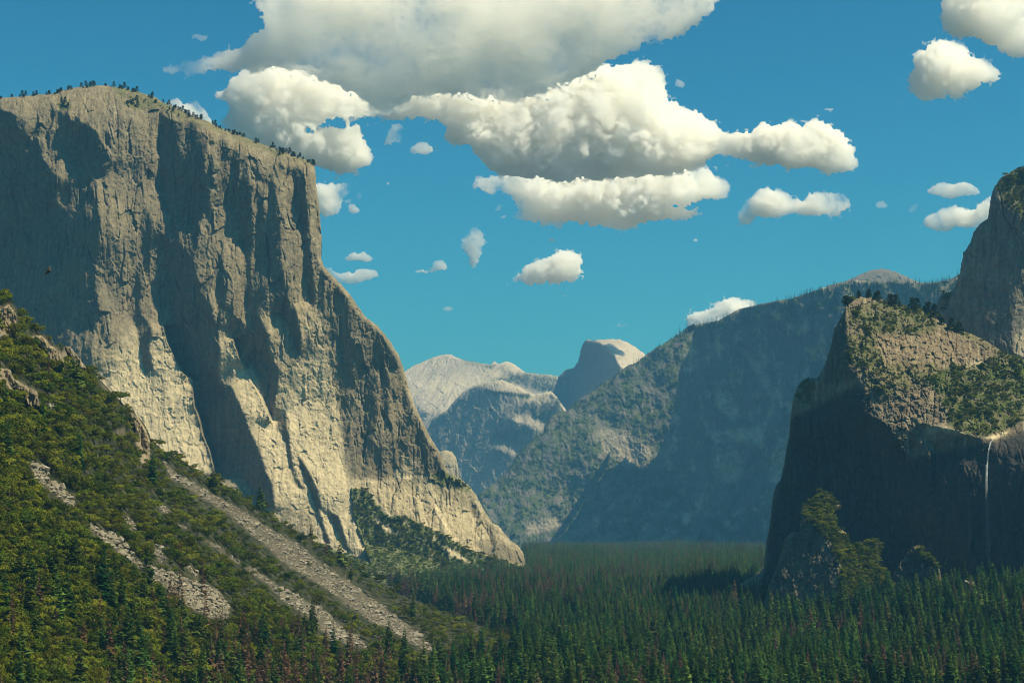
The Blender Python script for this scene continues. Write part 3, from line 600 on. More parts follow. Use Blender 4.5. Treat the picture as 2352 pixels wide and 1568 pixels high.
ND = Relief('slab_dome', Z7((400,900),(500,820),(560,700),(650,650),(700,590),(760,530),(830,487),(900,470),(1020,448),(1120,488),(1230,545),(1290,540),(1350,525),(1385,555),(1430,620),(1500,730),(1600,860),(1600,1250),(900,1400),(500,1300)), M_FAR, (1090,1000,13400),
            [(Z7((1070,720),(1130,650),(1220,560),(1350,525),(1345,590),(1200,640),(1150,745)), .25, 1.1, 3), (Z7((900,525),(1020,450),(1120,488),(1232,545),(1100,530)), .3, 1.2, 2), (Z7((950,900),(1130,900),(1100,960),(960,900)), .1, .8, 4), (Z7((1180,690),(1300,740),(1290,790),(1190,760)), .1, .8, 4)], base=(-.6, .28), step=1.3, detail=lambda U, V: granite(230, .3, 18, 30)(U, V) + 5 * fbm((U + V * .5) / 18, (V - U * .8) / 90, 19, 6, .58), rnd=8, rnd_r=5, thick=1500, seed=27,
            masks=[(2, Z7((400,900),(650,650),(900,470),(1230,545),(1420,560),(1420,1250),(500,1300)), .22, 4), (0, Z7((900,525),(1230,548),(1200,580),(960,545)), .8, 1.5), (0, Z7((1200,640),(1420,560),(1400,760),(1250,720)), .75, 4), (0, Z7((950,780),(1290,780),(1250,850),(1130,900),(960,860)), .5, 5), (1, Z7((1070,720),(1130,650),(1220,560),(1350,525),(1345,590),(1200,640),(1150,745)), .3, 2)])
tag(ND.ob, 'shaded grey slab dome below the pale far mountain', 'dome', kind='structure')
# ------------------------------------------------------------------ near slope on the left
K_CREST = Z2((-40,165),(0,160),(40,155),(80,180),(110,230),(150,270),(190,330),(250,370),(300,400),(350,450),(390,475),(440,490),(480,500),(520,540),(560,600),(600,640),(650,680),(700,730),(760,790),(800,830),(850,890),(900,920),(950,970),(990,1040),(1010,1095),(1100,1180),(1200,1225),(1300,1295),(1400,1345),(1500,1405),(1600,1465),(1700,1545)) \
    + Z4((150,645),(300,735),(480,855),(600,920),(700,1000),(830,1030),(900,1085),(1050,1120),(1200,1180),(1300,1230),(1420,1300),(1560,1420))
K_POLY = K_CREST + [(1250,1660),(-30,1660)]
k_ctrl = [(0,1568,1000),(0,1200,1160),(0,900,1330),(0,690,1550),(180,790,1800),(350,1015,1950),(180,1000,1500),(200,1300,1250),(400,1568,1250),(400,1250,1560),(700,1568,1480),(700,1400,1800),(560,1150,2200),(700,1225,2380),(900,1568,1650),(1000,1490,1980),(850,1325,2520),(1000,1372,2420),(1170,1455,2200),(1240,1500,2050),(200,1660,1050),(1200,1660,1650)]
k_scree = [
 Z3((1090,75),(1130,110),(1180,165),(1250,195),(1400,285),(1550,365),(1700,455),(1850,555),(2000,635),(2150,755),(2352,865)) + Z4((0,700),(150,785),(300,865),(430,955),(560,1055),(650,1125),(750,1195),(850,1285),(905,1345),(840,1340),(700,1280),(610,1210),(480,1160),(400,1090),(300,1040),(180,960),(60,870),(0,830)) + Z3((2352,1040),(2250,1000),(2150,930),(2050,850),(1900,760),(1800,655),(1680,565),(1550,445),(1400,345),(1250,255),(1150,190)),
 Z3((1330,580),(1450,640),(1560,720),(1600,750),(1700,800),(1850,905),(2000,985),(2150,1065),(2300,1175),(2380,1260)) + Z4((130,1060),(300,1190),(420,1280),(440,1330),(330,1310),(180,1260),(100,1240)) + Z3((2260,1300),(2150,1205),(2050,1105),(1900,1015),(1800,905),(1650,805),(1500,695)),
 Z3((580,500),(680,540),(800,600),(860,690),(950,770),(1100,815),(1250,865),(1400,925),(1480,960),(1530,1040),(1530,1130),(1400,1130),(1280,1065),(1180,975),(1050,895),(980,835),(850,725),(700,625)),
 Z3((210,80),(300,110),(320,190),(420,255),(505,360),(480,385),(380,315),(300,235),(220,215)), Z3((820,430),(920,515),(870,550)), Z3((1005,640),(1060,640),(1112,740),(1075,765)), Z3((1245,760),(1325,830),(1320,885)),
 Z3((1070,370),(1130,395),(1125,430),(1080,420)), Z3((1200,505),(1260,515),(1250,530),(1205,525)), Z3((1590,550),(1620,560),(1610,572)), Z3((640,1230-1090),(700,180),(710,195),(650,160)), Z2((340,850),(365,900),(345,920),(330,880)), Z2((570,1020),(600,1050),(585,1060)),
]
k_outcrop = [Z2((-20,230),(60,190),(110,260),(110,400),(-20,420)), Z2((110,400),(240,430),(290,520),(330,610),(440,600),(400,500),(340,470),(290,410),(240,400),(200,410)), Z2((430,470),(480,480),(540,560),(580,620),(570,650),(450,600),(400,560)),
             Z2((-20,620),(70,630),(90,690),(170,740),(250,780),(270,880),(200,900),(150,820),(80,780),(-20,690)), Z2((870,920),(920,940),(985,1040),(1010,1120),(1005,1270),(960,1280),(920,1200),(900,1050)), Z2((640,700),(760,790),(790,830),(720,800)), Z2((740,1060),(830,1020),(850,1090),(770,1100)), Z2((650,1000),(730,1030),(720,1070),(660,1040))]
def k_detail(U, V):
    oc = np.zeros(U.shape)
    for p in k_outcrop: oc = np.maximum(oc, pmask(p, U, V, 3))
    sc = np.zeros(U.shape)
    for p in k_scree: sc = np.maximum(sc, pmask(p, U, V, 2))
    rock = 6 * oc
    return rock + 2.5 * fbm(U / 40, V / 30, 303, 4) + sc * (2.0 + .8 * facet(U / 3.6, V / 2.8, 304))
K = Relief('near_slope', K_POLY, M_TALUS, (400,1250,1560), None, step=1.5, detail=k_detail, ctrl=k_ctrl, rnd=0, thick=200, seed=31, edge=(1.5, 9),
           masks=[(0, [(-100,0),(2400,0),(2400,1700),(-100,1700)], 1.0, 1)] + [(2, p, .5, 1) for p in k_scree] + [(2, p, .35, 1) for p in k_outcrop], cuts=[(p, 1, 1) for p in k_scree + k_outcrop])
_sc = np.zeros(K.U.shape); _oc = np.zeros(K.U.shape)
_wu = K.U + 5 * fbm(K.U / 10, K.V / 10, 311, 3); _wv = K.V + 5 * fbm(K.U / 10, K.V / 10, 312, 3)
for p in k_scree: _sc = np.maximum(_sc, pmask(p, _wu, _wv, 1, (K.U, K.V)))
for p in k_outcrop: _oc = np.maximum(_oc, pmask(p, _wu, _wv, 1, (K.U, K.V)))
_sc *= np.clip(.95 + 1.9 * fbm(K.U / 24, K.V / 20, 315, 4), 0, 1)
K.scree = _sc; K.outcrop = _oc
tag(K.ob, 'steep near hillside of brush and rock streaks at lower left', 'hillside', kind='structure')

M_CRAG = rock_material('crag_rock', warm=(.36, .28, .175), gray=(.22, .185, .135), k=2.2, dark=(.07, .06, .045))
crag_words = ['topmost rock crag at the left edge of the hillside crest', 'jagged pillared crag on the hillside crest below the topmost crag', 'dark knobbly crag lowest on the crest of the hillside, against the shaded wall', 'broken crag in the brush at the left edge below the crest', 'tall narrow crag with a pale foot on the hillside edge']
for p_, w_ in zip(k_outcrop[:5], crag_words):
    c_ = np.mean(np.asarray(p_), 0); dc = float(K.depth(c_[0], c_[1]))
    q_ = Relief('rock_crag', p_, M_CRAG, (c_[0], c_[1], dc - 26), [], base=(-.15, .25), gnoise=lambda U, V: .9 * np.tanh(3 * fbm(U / 13, V / 60, 321, 3)), step=1.3, detail=granite(330, 1.25, 13, 26), rnd=12, rnd_r=5, thick=60, seed=33, edge=(2.2, 7), darkn=(7, 30, 1.8, -.05, .8),
                cap=lambda s, D: np.minimum(D, K.depth(s.U, s.V) - 2))
    tag(q_.ob, w_, 'rock crag', kind='structure')
# ------------------------------------------------------------------ valley floor
def ground_z(x, y):
    z = 42 * smooth(1700, 5600, y) + (12 + 26 * smooth(3800, 6500, y)) * fbm(x / 260, y / 420, 401, 3)
    z = z - 28 * smooth(5800, 9800, y)
    edge = np.interp(y, [1400, 2000, 2500, 3200, 4500], [900, 640, 520, 560, 900])      # foot of the waterfall cliff
    z = z + 52 * smooth(-330, 160, x - edge) * (1 - smooth(3300, 4600, y))
    z = z + 12 * smooth(-200, -900, x) * smooth(2500, 4000, y)
    return z
gy = np.concatenate([np.linspace(-3000, 1200, 12), np.linspace(1250, 10000, 175), np.linspace(10200, 21000, 25)])
gxs = np.concatenate([np.linspace(-12500, -2600, 12), np.linspace(-2500, 2500, 130), np.linspace(2600, 12500, 12)])
GX, GY = np.meshgrid(gxs, gy)
GZ = ground_z(GX, GY)
h_, w_ = GX.shape; id_ = np.arange(h_ * w_).reshape(h_, w_)
M_FLOOR = plain_material('forest_floor', (.055, .05, .022), .95, .02)
gr = link('valley_floor', mesh_np('valley_floor', np.stack([GX, GY, GZ], -1), np.stack([id_[:-1, :-1], id_[:-1, 1:], id_[1:, 1:], id_[1:, :-1]], -1).reshape(-1, 4), mats=[M_FLOOR], smooth_=True))
tag(gr, 'flat valley floor under the conifer forest', 'ground', kind='structure')
# ------------------------------------------------------------------ trees
M_BARK = plain_material('bark', (.085, .06, .04), .95, 2.0); M_DEADWOOD = plain_material('dead_wood', (.12, .095, .075), .95, 2.0)
M_FIR = leaf_material('fir_needles', (.026, .098, .026), (.11, .17, .03), .25, .5)
M_FIR_OLIVE = leaf_material('fir_needles_olive', (.05, .105, .020), (.13, .16, .03), .25, .45)
M_BROWN = leaf_material('dead_needles', (.165, .080, .050), (.16, .105, .064), .2, .4)
M_OAK = leaf_material('oak_leaves', (.052, .088, .009), (.155, .155, .014), .25, .5)
M_PINE = leaf_material('pine_needles', (.022, .034, .012), (.045, .056, .016), .2, .3)

def tube(V, Q, p0, p1, r0, r1, n=6):
    p0 = np.array(p0, float); p1 = np.array(p1, float); d = p1 - p0; d /= np.linalg.norm(d) + 1e-9
    a = np.cross(d, (1, 0, 0) if abs(d[0]) < .8 else (0, 1, 0)); a /= np.linalg.norm(a); b = np.cross(d, a)
    s = len(V)
    for p, r in ((p0, r0), (p1, r1)):
        for i in range(n):
            t = 2 * math.pi * i / n; V.append(p + r * (math.cos(t) * a + math.sin(t) * b))
    for i in range(n): Q.append((s + i, s + (i + 1) % n, s + n + (i + 1) % n, s + n + i))

def blade(V, Q, base, d, ln, wd, up, r):
    """one flat spray of foliage: a bent leaf-shaped quad"""
    side = np.cross(d, up); side /= np.linalg.norm(side) + 1e-9
    s = len(V); mid = base + d * ln * .55
    V += [base, mid + side * wd, base + d * ln, mid - side * wd + np.array((0, 0, r))]
    Q.append((s, s + 1, s + 2, s + 3))

def conifer(seed, H=34., R=4.6, tiers=24, per=8, sparse=0.0, bare=.12, droop=.35):
    r = np.random.default_rng(seed); tv, tq, cv, cq = [], [], [], []
    lean = r.normal(0, .012, 2)
    tube(tv, tq, (0, 0, -2), (lean[0] * H, lean[1] * H, H * .98), H * .013, H * .0015)
    lop = r.uniform(-.3, .3, 2)
    for i in range(tiers):
        f = i / (tiers - 1); z = H * (bare + (1 - bare) * f ** .95)
        prof = (1 - f) ** .8 * (.72 + .28 * min(1, f * 6 + .35)) + .04
        rad = R * prof * r.uniform(.72, 1.2)
        n = max(4, int(per * (.55 + .6 * (1 - f))))
        a0 = r.uniform(0, 6.28)
        for k in range(n):
            if r.random() < sparse: continue
            a = a0 + 6.283 * k / n + r.normal(0, .2)
            ln = rad * r.uniform(.65, 1.2) * (1 + lop[0] * math.cos(a) + lop[1] * math.sin(a))
            d = np.array((math.cos(a), math.sin(a), -droop * r.uniform(.4, 1.5) + .5 * f)); d /= np.linalg.norm(d)
            base = np.array((lean[0] * z, lean[1] * z, z + r.normal(0, .35)))
            w = (.34 * ln + .45) * (1 - .5 * sparse)
            blade(cv, cq, base, d, ln, w, np.array((r.normal(0, .25), r.normal(0, .25), 1.)), r.normal(-.3, .5))
            b2 = base + d * ln * .45; d2 = d + np.array((r.normal(0, .5), r.normal(0, .5), -.35 * r.random())); d2 /= np.linalg.norm(d2)
            if sparse < .5: blade(cv, cq, b2, d2, ln * .6, w * .8, np.array((r.normal(0, .5), r.normal(0, .5), 1.)), r.normal(-.2, .5))
    blade(cv, cq, np.array((lean[0] * H, lean[1] * H, H * .93)), np.array((0, 0, 1.)), H * .075, .3, np.array((0, 1., 0)), 0)
    return tv, tq, cv, cq

def dead_conifer(seed, H=31.):
    r = np.random.default_rng(seed)
    tv, tq, cv, cq = conifer(seed, H, 4.6, 22, 8, .38, .15, .25)
    for i in range(26):
        z = H * r.uniform(.2, .92); a = r.uniform(0, 6.28); ln = 3.4 * (1 - z / H) + .8
        tube(tv, tq, (0, 0, z), (math.cos(a) * ln, math.sin(a) * ln, z + r.uniform(-.6, .9)), .11, .03, 3)
    return tv, tq, cv, cq

def broadleaf(seed, H=10., R=6., lobes=9, leaves=300, trunk=True, size=1.0):
    r = np.random.default_rng(seed); tv, tq, cv, cq = [], [], [], []
    tube(tv, tq, (0, 0, -1.5), (0, 0, H * .5), .32, .2)
    cs = []
    for i in range(lobes):
        a = r.uniform(0, 6.28); q = R * math.sqrt(r.random()) * .75
        c = np.array((math.cos(a) * q, math.sin(a) * q, H * r.uniform(.32, .74) * (1 - .25 * (q / R) ** 2)))
        cs.append((c, r.uniform(.26, .46) * R)); tube(tv, tq, (0, 0, H * .3), c, .16, .05, 4)
    for i in range(leaves):
        c, q = cs[r.integers(len(cs))]
        n = r.normal(0, 1, 3); n[2] = abs(n[2]) * 1.1 - .25; n /= np.linalg.norm(n)
        p = c + n * q * np.array((1, 1, .72)) * r.uniform(.72, 1.1)
        nn = n + r.normal(0, .55, 3); nn /= np.linalg.norm(nn)
        t = np.cross(nn, r.normal(0, 1, 3)); t /= np.linalg.norm(t); b = np.cross(nn, t)
        s = r.uniform(.30, .66) * size; k = len(cv)
        cv += [p - t * s, p - b * s * .7, p + t * s, p + b * s * .7]; cq.append((k, k + 1, k + 2, k + 3))
    return tv, tq, cv, cq

def rim_pine(seed, H=12.):
    r = np.random.default_rng(seed); tv, tq, cv, cq = [], [], [], []
    tube(tv, tq, (0, 0, -1.5), (r.normal(0, .3), r.normal(0, .3), H), .3, .06, 5)
    for i in range(int(r.integers(10, 15))):
        z = H * r.uniform(.16, 1.0); a = r.uniform(0, 6.28); q = (1.08 - z / H) * H * .30 + .5
        c = np.array((math.cos(a) * q * .6, math.sin(a) * q * .6, z))
        for j in range(34):
            n = r.normal(0, 1, 3); n /= np.linalg.norm(n); p = c + n * np.array((1, 1, .55)) * (q * .55 + .55)
            d = n + r.normal(0, .5, 3); d /= np.linalg.norm(d)
            blade(cv, cq, p, d, r.uniform(.8, 1.6), .6, r.normal(0, 1, 3), .1)
    return tv, tq, cv, cq

KINDS = bpy.data.collections.new('plant_kinds')
class Kind:
    def __init__(s, key, geo, mt, mc):
        tv, tq, cv, cq = geo
        s.trunk = mesh_np(key + '_trunk', tv, tq, mats=[mt]); s.crown = mesh_np(key + '_crown', cv, cq, mats=[mc])
        v = np.concatenate([np.asarray(tv), np.asarray(cv)]); q = np.concatenate([np.asarray(tq), np.asarray(cq) + len(tv)])
        s.joined = mesh_np(key, v, q, mats=[mt, mc], mat_idx=[0] * len(tq) + [1] * len(cq))

FIR = [Kind('fir', conifer(500 + i, H, R, t, p), M_BARK, M_FIR) for i, (H, R, t, p) in enumerate([(38, 6.6, 26, 8), (33, 6.4, 23, 8), (37, 5.6, 26, 7), (28, 6.2, 20, 8), (31, 7.2, 21, 9)])]
FIR += [Kind('fir_olive', conifer(510 + i, H, R, t, p), M_BARK, M_FIR_OLIVE) for i, (H, R, t, p) in enumerate([(34, 6.2, 24, 8), (27, 6.8, 20, 8), (37, 6.0, 25, 8)])]
NF = len(FIR)
DEAD = [Kind('dead_fir', dead_conifer(520 + i, H), M_DEADWOOD, M_BROWN) for i, H in enumerate([33, 29, 36, 25])]
OAK = [Kind('oak', broadleaf(540 + i, H, R, n, L), M_BARK, M_OAK) for i, (H, R, n, L) in enumerate([(11, 6.5, 12, 760), (9, 5.5, 10, 600), (12, 6, 11, 700), (7, 5, 8, 480)])]
SHRUB = [Kind('shrub', broadleaf(560 + i, 4.2, 3.2, 6, 230, size=.75), M_BARK, M_OAK) for i in range(3)]
FARFIR = [Kind('far_fir', conifer(580 + i, H, 4.4, 11, 6), M_BARK, M_FIR) for i, H in enumerate([34, 30, 37])]
RIM = [Kind('pine', rim_pine(600 + i, H), M_BARK, M_PINE) for i, H in enumerate([13, 10, 15, 8])]

def place(k, p, sc, rz, name, label, cat, group, parts=True):
    if parts:
        e = link(name, None); c = link('crown', k.crown, e); t_ = link('trunk', k.trunk, e)
    else:
        e = link(name, k.joined)
    e.location = p; e.rotation_euler = (0, 0, rz); e.scale = (sc, sc, sc)
    tag(e, label, cat, group); return e

def mass(name, pts, sc, vi, kinds, label, cat):
    """the many plants nobody could count: one object, instanced on its own points"""
    pts = np.asarray(pts, float)
    col = bpy.data.collections.new(name + '_kinds')
    for i, k in enumerate(kinds):
        o = bpy.data.objects.new('k%02d' % i, k.joined); col.objects.link(o)
    rz = rng.uniform(0, 6.28, len(pts))
    me = mesh_np(name, pts, attrs={'sc': ('FLOAT', sc), 'rz': ('FLOAT', rz), 'vi': ('INT', vi)})
    o = link(name, me)
    g = bpy.data.node_groups.new(name, 'GeometryNodeTree')
    g.interface.new_socket('Geometry', in_out='INPUT', socket_type='NodeSocketGeometry'); g.interface.new_socket('Geometry', in_out='OUTPUT', socket_type='NodeSocketGeometry')
    N = g.nodes.new; L = g.links.new
    gi = N('NodeGroupInput'); go = N('NodeGroupOutput'); m2p = N('GeometryNodeMeshToPoints'); iop = N('GeometryNodeInstanceOnPoints'); ci = N('GeometryNodeCollectionInfo')
    ci.inputs[0].default_value = col; ci.inputs['Separate Children'].default_value = True; ci.inputs['Reset Children'].default_value = True
    def at_(nm, typ):
        n = N('GeometryNodeInputNamedAttribute'); n.data_type = typ; n.inputs[0].default_value = nm; return n.outputs[0]
    cx = N('ShaderNodeCombineXYZ'); L(at_('rz', 'FLOAT'), cx.inputs[2])
    e2r = N('FunctionNodeEulerToRotation'); L(cx.outputs[0], e2r.inputs[0])
    iop.inputs['Pick Instance'].default_value = True
    L(gi.outputs[0], m2p.inputs[0]); L(m2p.outputs[0], iop.inputs['Points']); L(ci.outputs[0], iop.inputs['Instance'])
    L(at_('vi', 'INT'), iop.inputs['Instance Index']); L(e2r.outputs[0], iop.inputs['Rotation']); L(at_('sc', 'FLOAT'), iop.inputs['Scale'])
    L(iop.outputs[0], go.inputs[0])
    md = o.modifiers.new('plants', 'NODES'); md.node_group = g
    return tag(o, label, cat, kind='stuff')

def scatter(rel, poly, gap, jit=.9, keep=None):
    """points on a rock or slope, spaced evenly as seen, thinned by keep(u, v)"""
    p = np.asarray(poly, float); u0, v0 = p.min(0); u1, v1 = p.max(0)
    gu, gv = gap if isinstance(gap, tuple) else (gap, gap * .6)
    us, vs = np.meshgrid(np.arange(u0, u1, gu), np.arange(v0, v1, gv))
    us = us + rng.uniform(-.5, .5, us.shape) * gu * jit; vs = vs + rng.uniform(-.5, .5, vs.shape) * gv * jit
    ok = inside(poly, us, vs) & rel.isin(us, vs)
    if keep is not None: ok &= rng.random(us.shape) < keep(us, vs)
    return us[ok], vs[ok]

FRAME = [(-30, 0), (2382, 0), (2382, 1640), (-30, 1640)]
def field_at(rel, f, u, v):
    a, b = rel.ij(u, v); return f[a.astype(int), b.astype(int)]

# --- valley forest: jittered grid in the world, denser near than far, only where the ground shows
pts = []
y = 1500.0
while y < 9600:
    gap = 12.5 if y < 3200 else (12.5 if y < 5000 else 15.0)
    hw = .30 * y + 60
    x = np.arange(-hw, hw, gap) + rng.uniform(-.5, .5) * gap
    pts.append(np.stack([x + rng.uniform(-.5, .5, len(x)) * gap, y + rng.uniform(-.5, .5, len(x)) * gap], -1)); y += gap
pts = np.concatenate(pts)
pz = ground_z(pts[:, 0], pts[:, 1])
P3 = np.c_[pts, pz]
fu, fv = project(P3)
# keep clear of the hillside and of the rock masses
def above(rel, u, v, y):
    ok = rel.isin(u, v) & (rel.depth(u, v) < y)
    return ok
kill = above(K, fu, np.minimum(fv, 1640), pts[:, 1]) | above(CA, fu, np.minimum(fv, 1400), pts[:, 1] + 15) | above(EC, fu, fv, pts[:, 1]) | above(T, fu, fv, pts[:, 1])
kill |= above(H1, fu, fv, pts[:, 1]) | above(H2, fu, fv, pts[:, 1]) | (fu < -25) | (fu > 2377) | (fv > 1720)
P3 = P3[~kill]; fu = fu[~kill]; fv = fv[~kill]
n = len(P3)
dn = fbm(P3[:, 0] / 120, P3[:, 1] / 260, 700, 4)
zone = smooth(1250, 950, fu) * smooth(1340, 1400, fv) * .5 + smooth(1050, 800, fu) * .35 + smooth(5200, 6800, P3[:, 1]) * .40 + .60 * smooth(1020, 1120, fu) * smooth(1560, 1430, fu) * smooth(1310, 1345, fv) * smooth(1450, 1400, fv)
isdead = rng.random(n) < np.clip(.05 + 1.9 * np.clip(dn - .10, 0, 1) + zone * (.5 + dn), .02, .85)
sc = rng.uniform(.42, 1.28, n) * (1 + .18 * fbm(P3[:, 0] / 60, P3[:, 1] / 60, 705, 2))
olive = rng.random(n) < np.clip(.28 + 1.6 * fbm(P3[:, 0] / 90, P3[:, 1] / 200, 711, 4), .03, .9)
vi = np.where(isdead, NF + rng.integers(0, 4, n), np.where(olive, 5 + rng.integers(0, 3, n), rng.integers(0, 5, n)))
leafy = (rng.random(n) < .10 * smooth(2600, 2100, P3[:, 1])) & ~isdead
near = P3[:, 1] < 3600
order = np.argsort(P3[:, 1])
seen = (fu > 5) & (fu < 2347) & (fv - 34 * sc / P3[:, 1] * F_PX < 1555) & (rng.random(n) < .8)
pick = np.zeros(n, bool)
pf = [i for i in order if seen[i] and not isdead[i] and not leafy[i]][:300]; pd = [i for i in order if seen[i] and isdead[i]][:170]
def conifer_words(u, v):
    return ('dark green conifer in the valley forest along the bottom edge, right half', 'green conifers along the bottom right') if u > 1176 else ('dark green conifer in the forest where the brushy slope meets the valley floor', 'green conifers at the slope foot')
for i in pf:
    pick[i] = True; lb, gp = conifer_words(fu[i], fv[i]); place(FIR[vi[i]], P3[i], sc[i], rng.uniform(0, 6.28), 'conifer_tree', lb, 'conifer', gp)
for i in pd:
    pick[i] = True
    place(DEAD[vi[i] - NF], P3[i], sc[i], rng.uniform(0, 6.28), 'dead_conifer', 'brown dead conifer standing among green conifers of the valley forest', 'dead tree', 'dead conifers in the valley forest')
rest = ~pick
sc = np.where(leafy, sc * 1.25, sc)
vv = np.where(leafy, NF + 7 + rng.integers(0, 3, n), np.where(near, vi, np.where(isdead, NF + rng.integers(0, 4, n), NF + 4 + rng.integers(0, 3, n))))
mass('valley_forest', P3[rest], sc[rest], vv[rest], FIR + DEAD + FARFIR + OAK, 'dense conifer forest covering the valley floor', 'forest')
print('forest', n)

# --- near slope: oaks and brush between the rock streaks, conifers towards the bottom
def free(u, v):
    a = np.maximum.reduce([field_at(K, K.scree, u + du, v + dv) for du, dv in ((0, 0), (7, -2), (-7, -2), (0, -10), (4, -6), (-4, -6))])
    a = np.maximum(a, .3 * np.maximum.reduce([field_at(K, K.scree, u + du, v + dv) for du, dv in ((0, -16), (6, -14), (-6, -14))]))
    b = np.maximum(field_at(K, K.outcrop, u, v), field_at(K, K.outcrop, u, v - 8))
    return (1 - np.clip(a * 1.8, 0, .985)) * (1 - np.clip(b * 1.4, 0, .93))
ou, ov = scatter(K, K_POLY, (11.5, 8), 1.0, lambda u, v: free(u, v) * .95)
okd = K.depth(ou, ov) < 3300
ou, ov = ou[okd], ov[okd]
OP = K.point(ou, ov)
near_sc = np.maximum.reduce([field_at(K, K.scree, ou + du, ov + dv) for du, dv in ((0, -18), (0, -26), (8, -20), (-8, -20), (12, -12), (-12, -12))])
osz = .86 * (1 - .5 * near_sc) * rng.uniform(.5, 1.5, len(ou)) ** 1.2 * np.clip(1 + .45 * fbm(ou / 45, ov / 35, 720, 3), .5, 1.5)
ovi = np.where(rng.random(len(ou)) < .75, rng.integers(0, 4, len(ou)), 4 + rng.integers(0, 3, len(ou)))
big = np.argsort(-(osz / OP[:, 1]) * (ovi < 4) * (ou > 5) * (ou < 2340) * (ov < 1540))[:290]
pick = np.zeros(len(ou), bool); pick[big] = True
for i in big:
    v = ov[i]
    lb, gp = (('bushy olive-green oak near the bottom left corner of the hillside', 'oaks at the hillside foot') if v > 1330 else ('bushy olive-green oak on the hillside between the grey rock streaks', 'oaks on the hillside'))
    place(OAK[ovi[i]], OP[i], osz[i], rng.uniform(0, 6.28), 'oak_tree', lb, 'oak', gp)
mass('hillside_brush', OP[~pick], osz[~pick], ovi[~pick], OAK + SHRUB, 'thick olive-green brush and small oaks covering the near hillside', 'brush')
print('brush', len(ou))
# conifers on the lower slope, many dead
low = lambda u, v: np.clip((v - np.interp(u, [0, 250, 500, 800, 1000, 1250], [1290, 1300, 1390, 1450, 1500, 1480])) / 110, .0, 1) * np.clip(free(u, v + 0), .15, 1)
cu_, cv_ = scatter(K, K_POLY, (13, 13), 1.0, lambda u, v: np.interp(u, [0, 300, 560, 1200], [.08, .13, .36, .40]) * low(u, v) + .006)
CP3 = K.point(cu_, cv_)
cdead = rng.random(len(cu_)) < np.interp(cu_, [0, 350, 600, 950, 1200], [.3, .4, .68, .6, .2]) * np.interp(cv_, [1200, 1350], [.75, 1])
csc = rng.uniform(.55, 1.12, len(cu_)); cvi = np.where(cdead, NF + rng.integers(0, 4, len(cu_)), np.where(rng.random(len(cu_)) < .6, rng.integers(5, NF, len(cu_)), rng.integers(0, 5, len(cu_))))
dsel = [i for i in np.argsort(-csc / CP3[:, 1]) if cdead[i] and -5 < cu_[i] < 2350][:130]
pick = np.zeros(len(cu_), bool)
for i in dsel:
    pick[i] = True
    place(DEAD[cvi[i] - NF], CP3[i], csc[i], rng.uniform(0, 6.28), 'dead_conifer', 'grey-brown dead conifer standing on the lower hillside at bottom left', 'dead tree', 'dead conifers on the hillside')
mass('hillside_conifers', CP3[~pick], csc[~pick], cvi[~pick], FIR + DEAD, 'mixed green and dead conifers on the lower hillside', 'trees')

# --- brush on the other rocks
def veg_keep(rel, lo=.25): return lambda u, v: np.clip(field_at(rel, rel.mask[..., 0], u, v) - lo, 0, 1) / (1 - lo)
def brush(rel, poly, gap, kinds, lo, hi, name, label, cat, lo_k=.25, cluster=None, extra=None):
    u, v = scatter(rel, poly, gap, 1.0, (lambda a, b: veg_keep(rel, lo_k)(a, b) * (np.clip(.5 + 2.2 * fbm(a / cluster, b / cluster, 730, 3), 0, 1) if cluster else 1)))
    mass(name, rel.point(u, v), rng.uniform(lo, hi, len(u)), rng.integers(0, len(kinds), len(u)), kinds, label, cat)
    print(name, len(u))
brush(T, T_POLY, (6.5, 4), OAK + SHRUB, .5, 1.2, 'talus_brush', 'green brush and trees on the slope at the foot of the great cliff', 'brush')
brush(CA, CA_POLY, (5.0, 3.8), SHRUB + OAK[3:] + SHRUB, .5, 1.25, 'shoulder_brush', 'olive-green brush on the sunlit shoulder above the waterfall', 'brush', .3, 26)
brush(SPUR, [(1700, 1100), (2200, 1100), (2200, 1420), (1700, 1420)], (6, 4.5), OAK, .6, 1.1, 'spur_brush', 'green trees clinging to the rock spur and shelf', 'brush', .3)
brush(KN, [(2000, 1200), (2300, 1200), (2300, 1420), (2000, 1420)], (6, 5), OAK, .5, .9, 'knob_brush', 'green brush on top of the rock knob', 'brush', .3)
brush(PI_, [(2100, 300), (2400, 300), (2400, 900), (2100, 900)], (5, 4), OAK + SHRUB, .5, 1.0, 'pillar_brush', 'dark brush on the cap of the tall rock pillar', 'brush', .3)
brush(EC, EC_POLY, (6, 4.5), RIM + SHRUB, .5, 1.15, 'cliff_top_brush', 'scattered dark brush on the great cliff and its ledges', 'brush', .3, 14)
brush(H1, H1_POLY, (5.4, 5), FARFIR + SHRUB, .6, 1.3, 'ridge_forest', 'hazy conifers covering the wooded ridge', 'forest', .3, 40)
brush(H2, H2_POLY, (5.0, 4.6), FARFIR, .5, 1.2, 'wall_forest', 'hazy conifers on the crest and foot of the blue wall', 'forest', .38)
brush(CR, [(900, 800), (1500, 800), (1500, 1000), (900, 1000)], (2.6, 2.2), FARFIR, .4, .8, 'far_forest', 'dark far-off woods on the pale mountain', 'forest', .45)
brush(ND, [(950, 860), (1300, 860), (1300, 1150), (950, 1150)], (3, 2.6), FARFIR, .4, .8, 'dome_forest', 'dark far-off woods on the slab dome', 'forest', .45)
brush(SD, [(1880, 600), (2160, 600), (2160, 720), (1880, 720)], (3.6, 3), FARFIR, .4, .8, 'dome_foot_forest', 'dark woods round the foot of the bald dome', 'forest', .45)

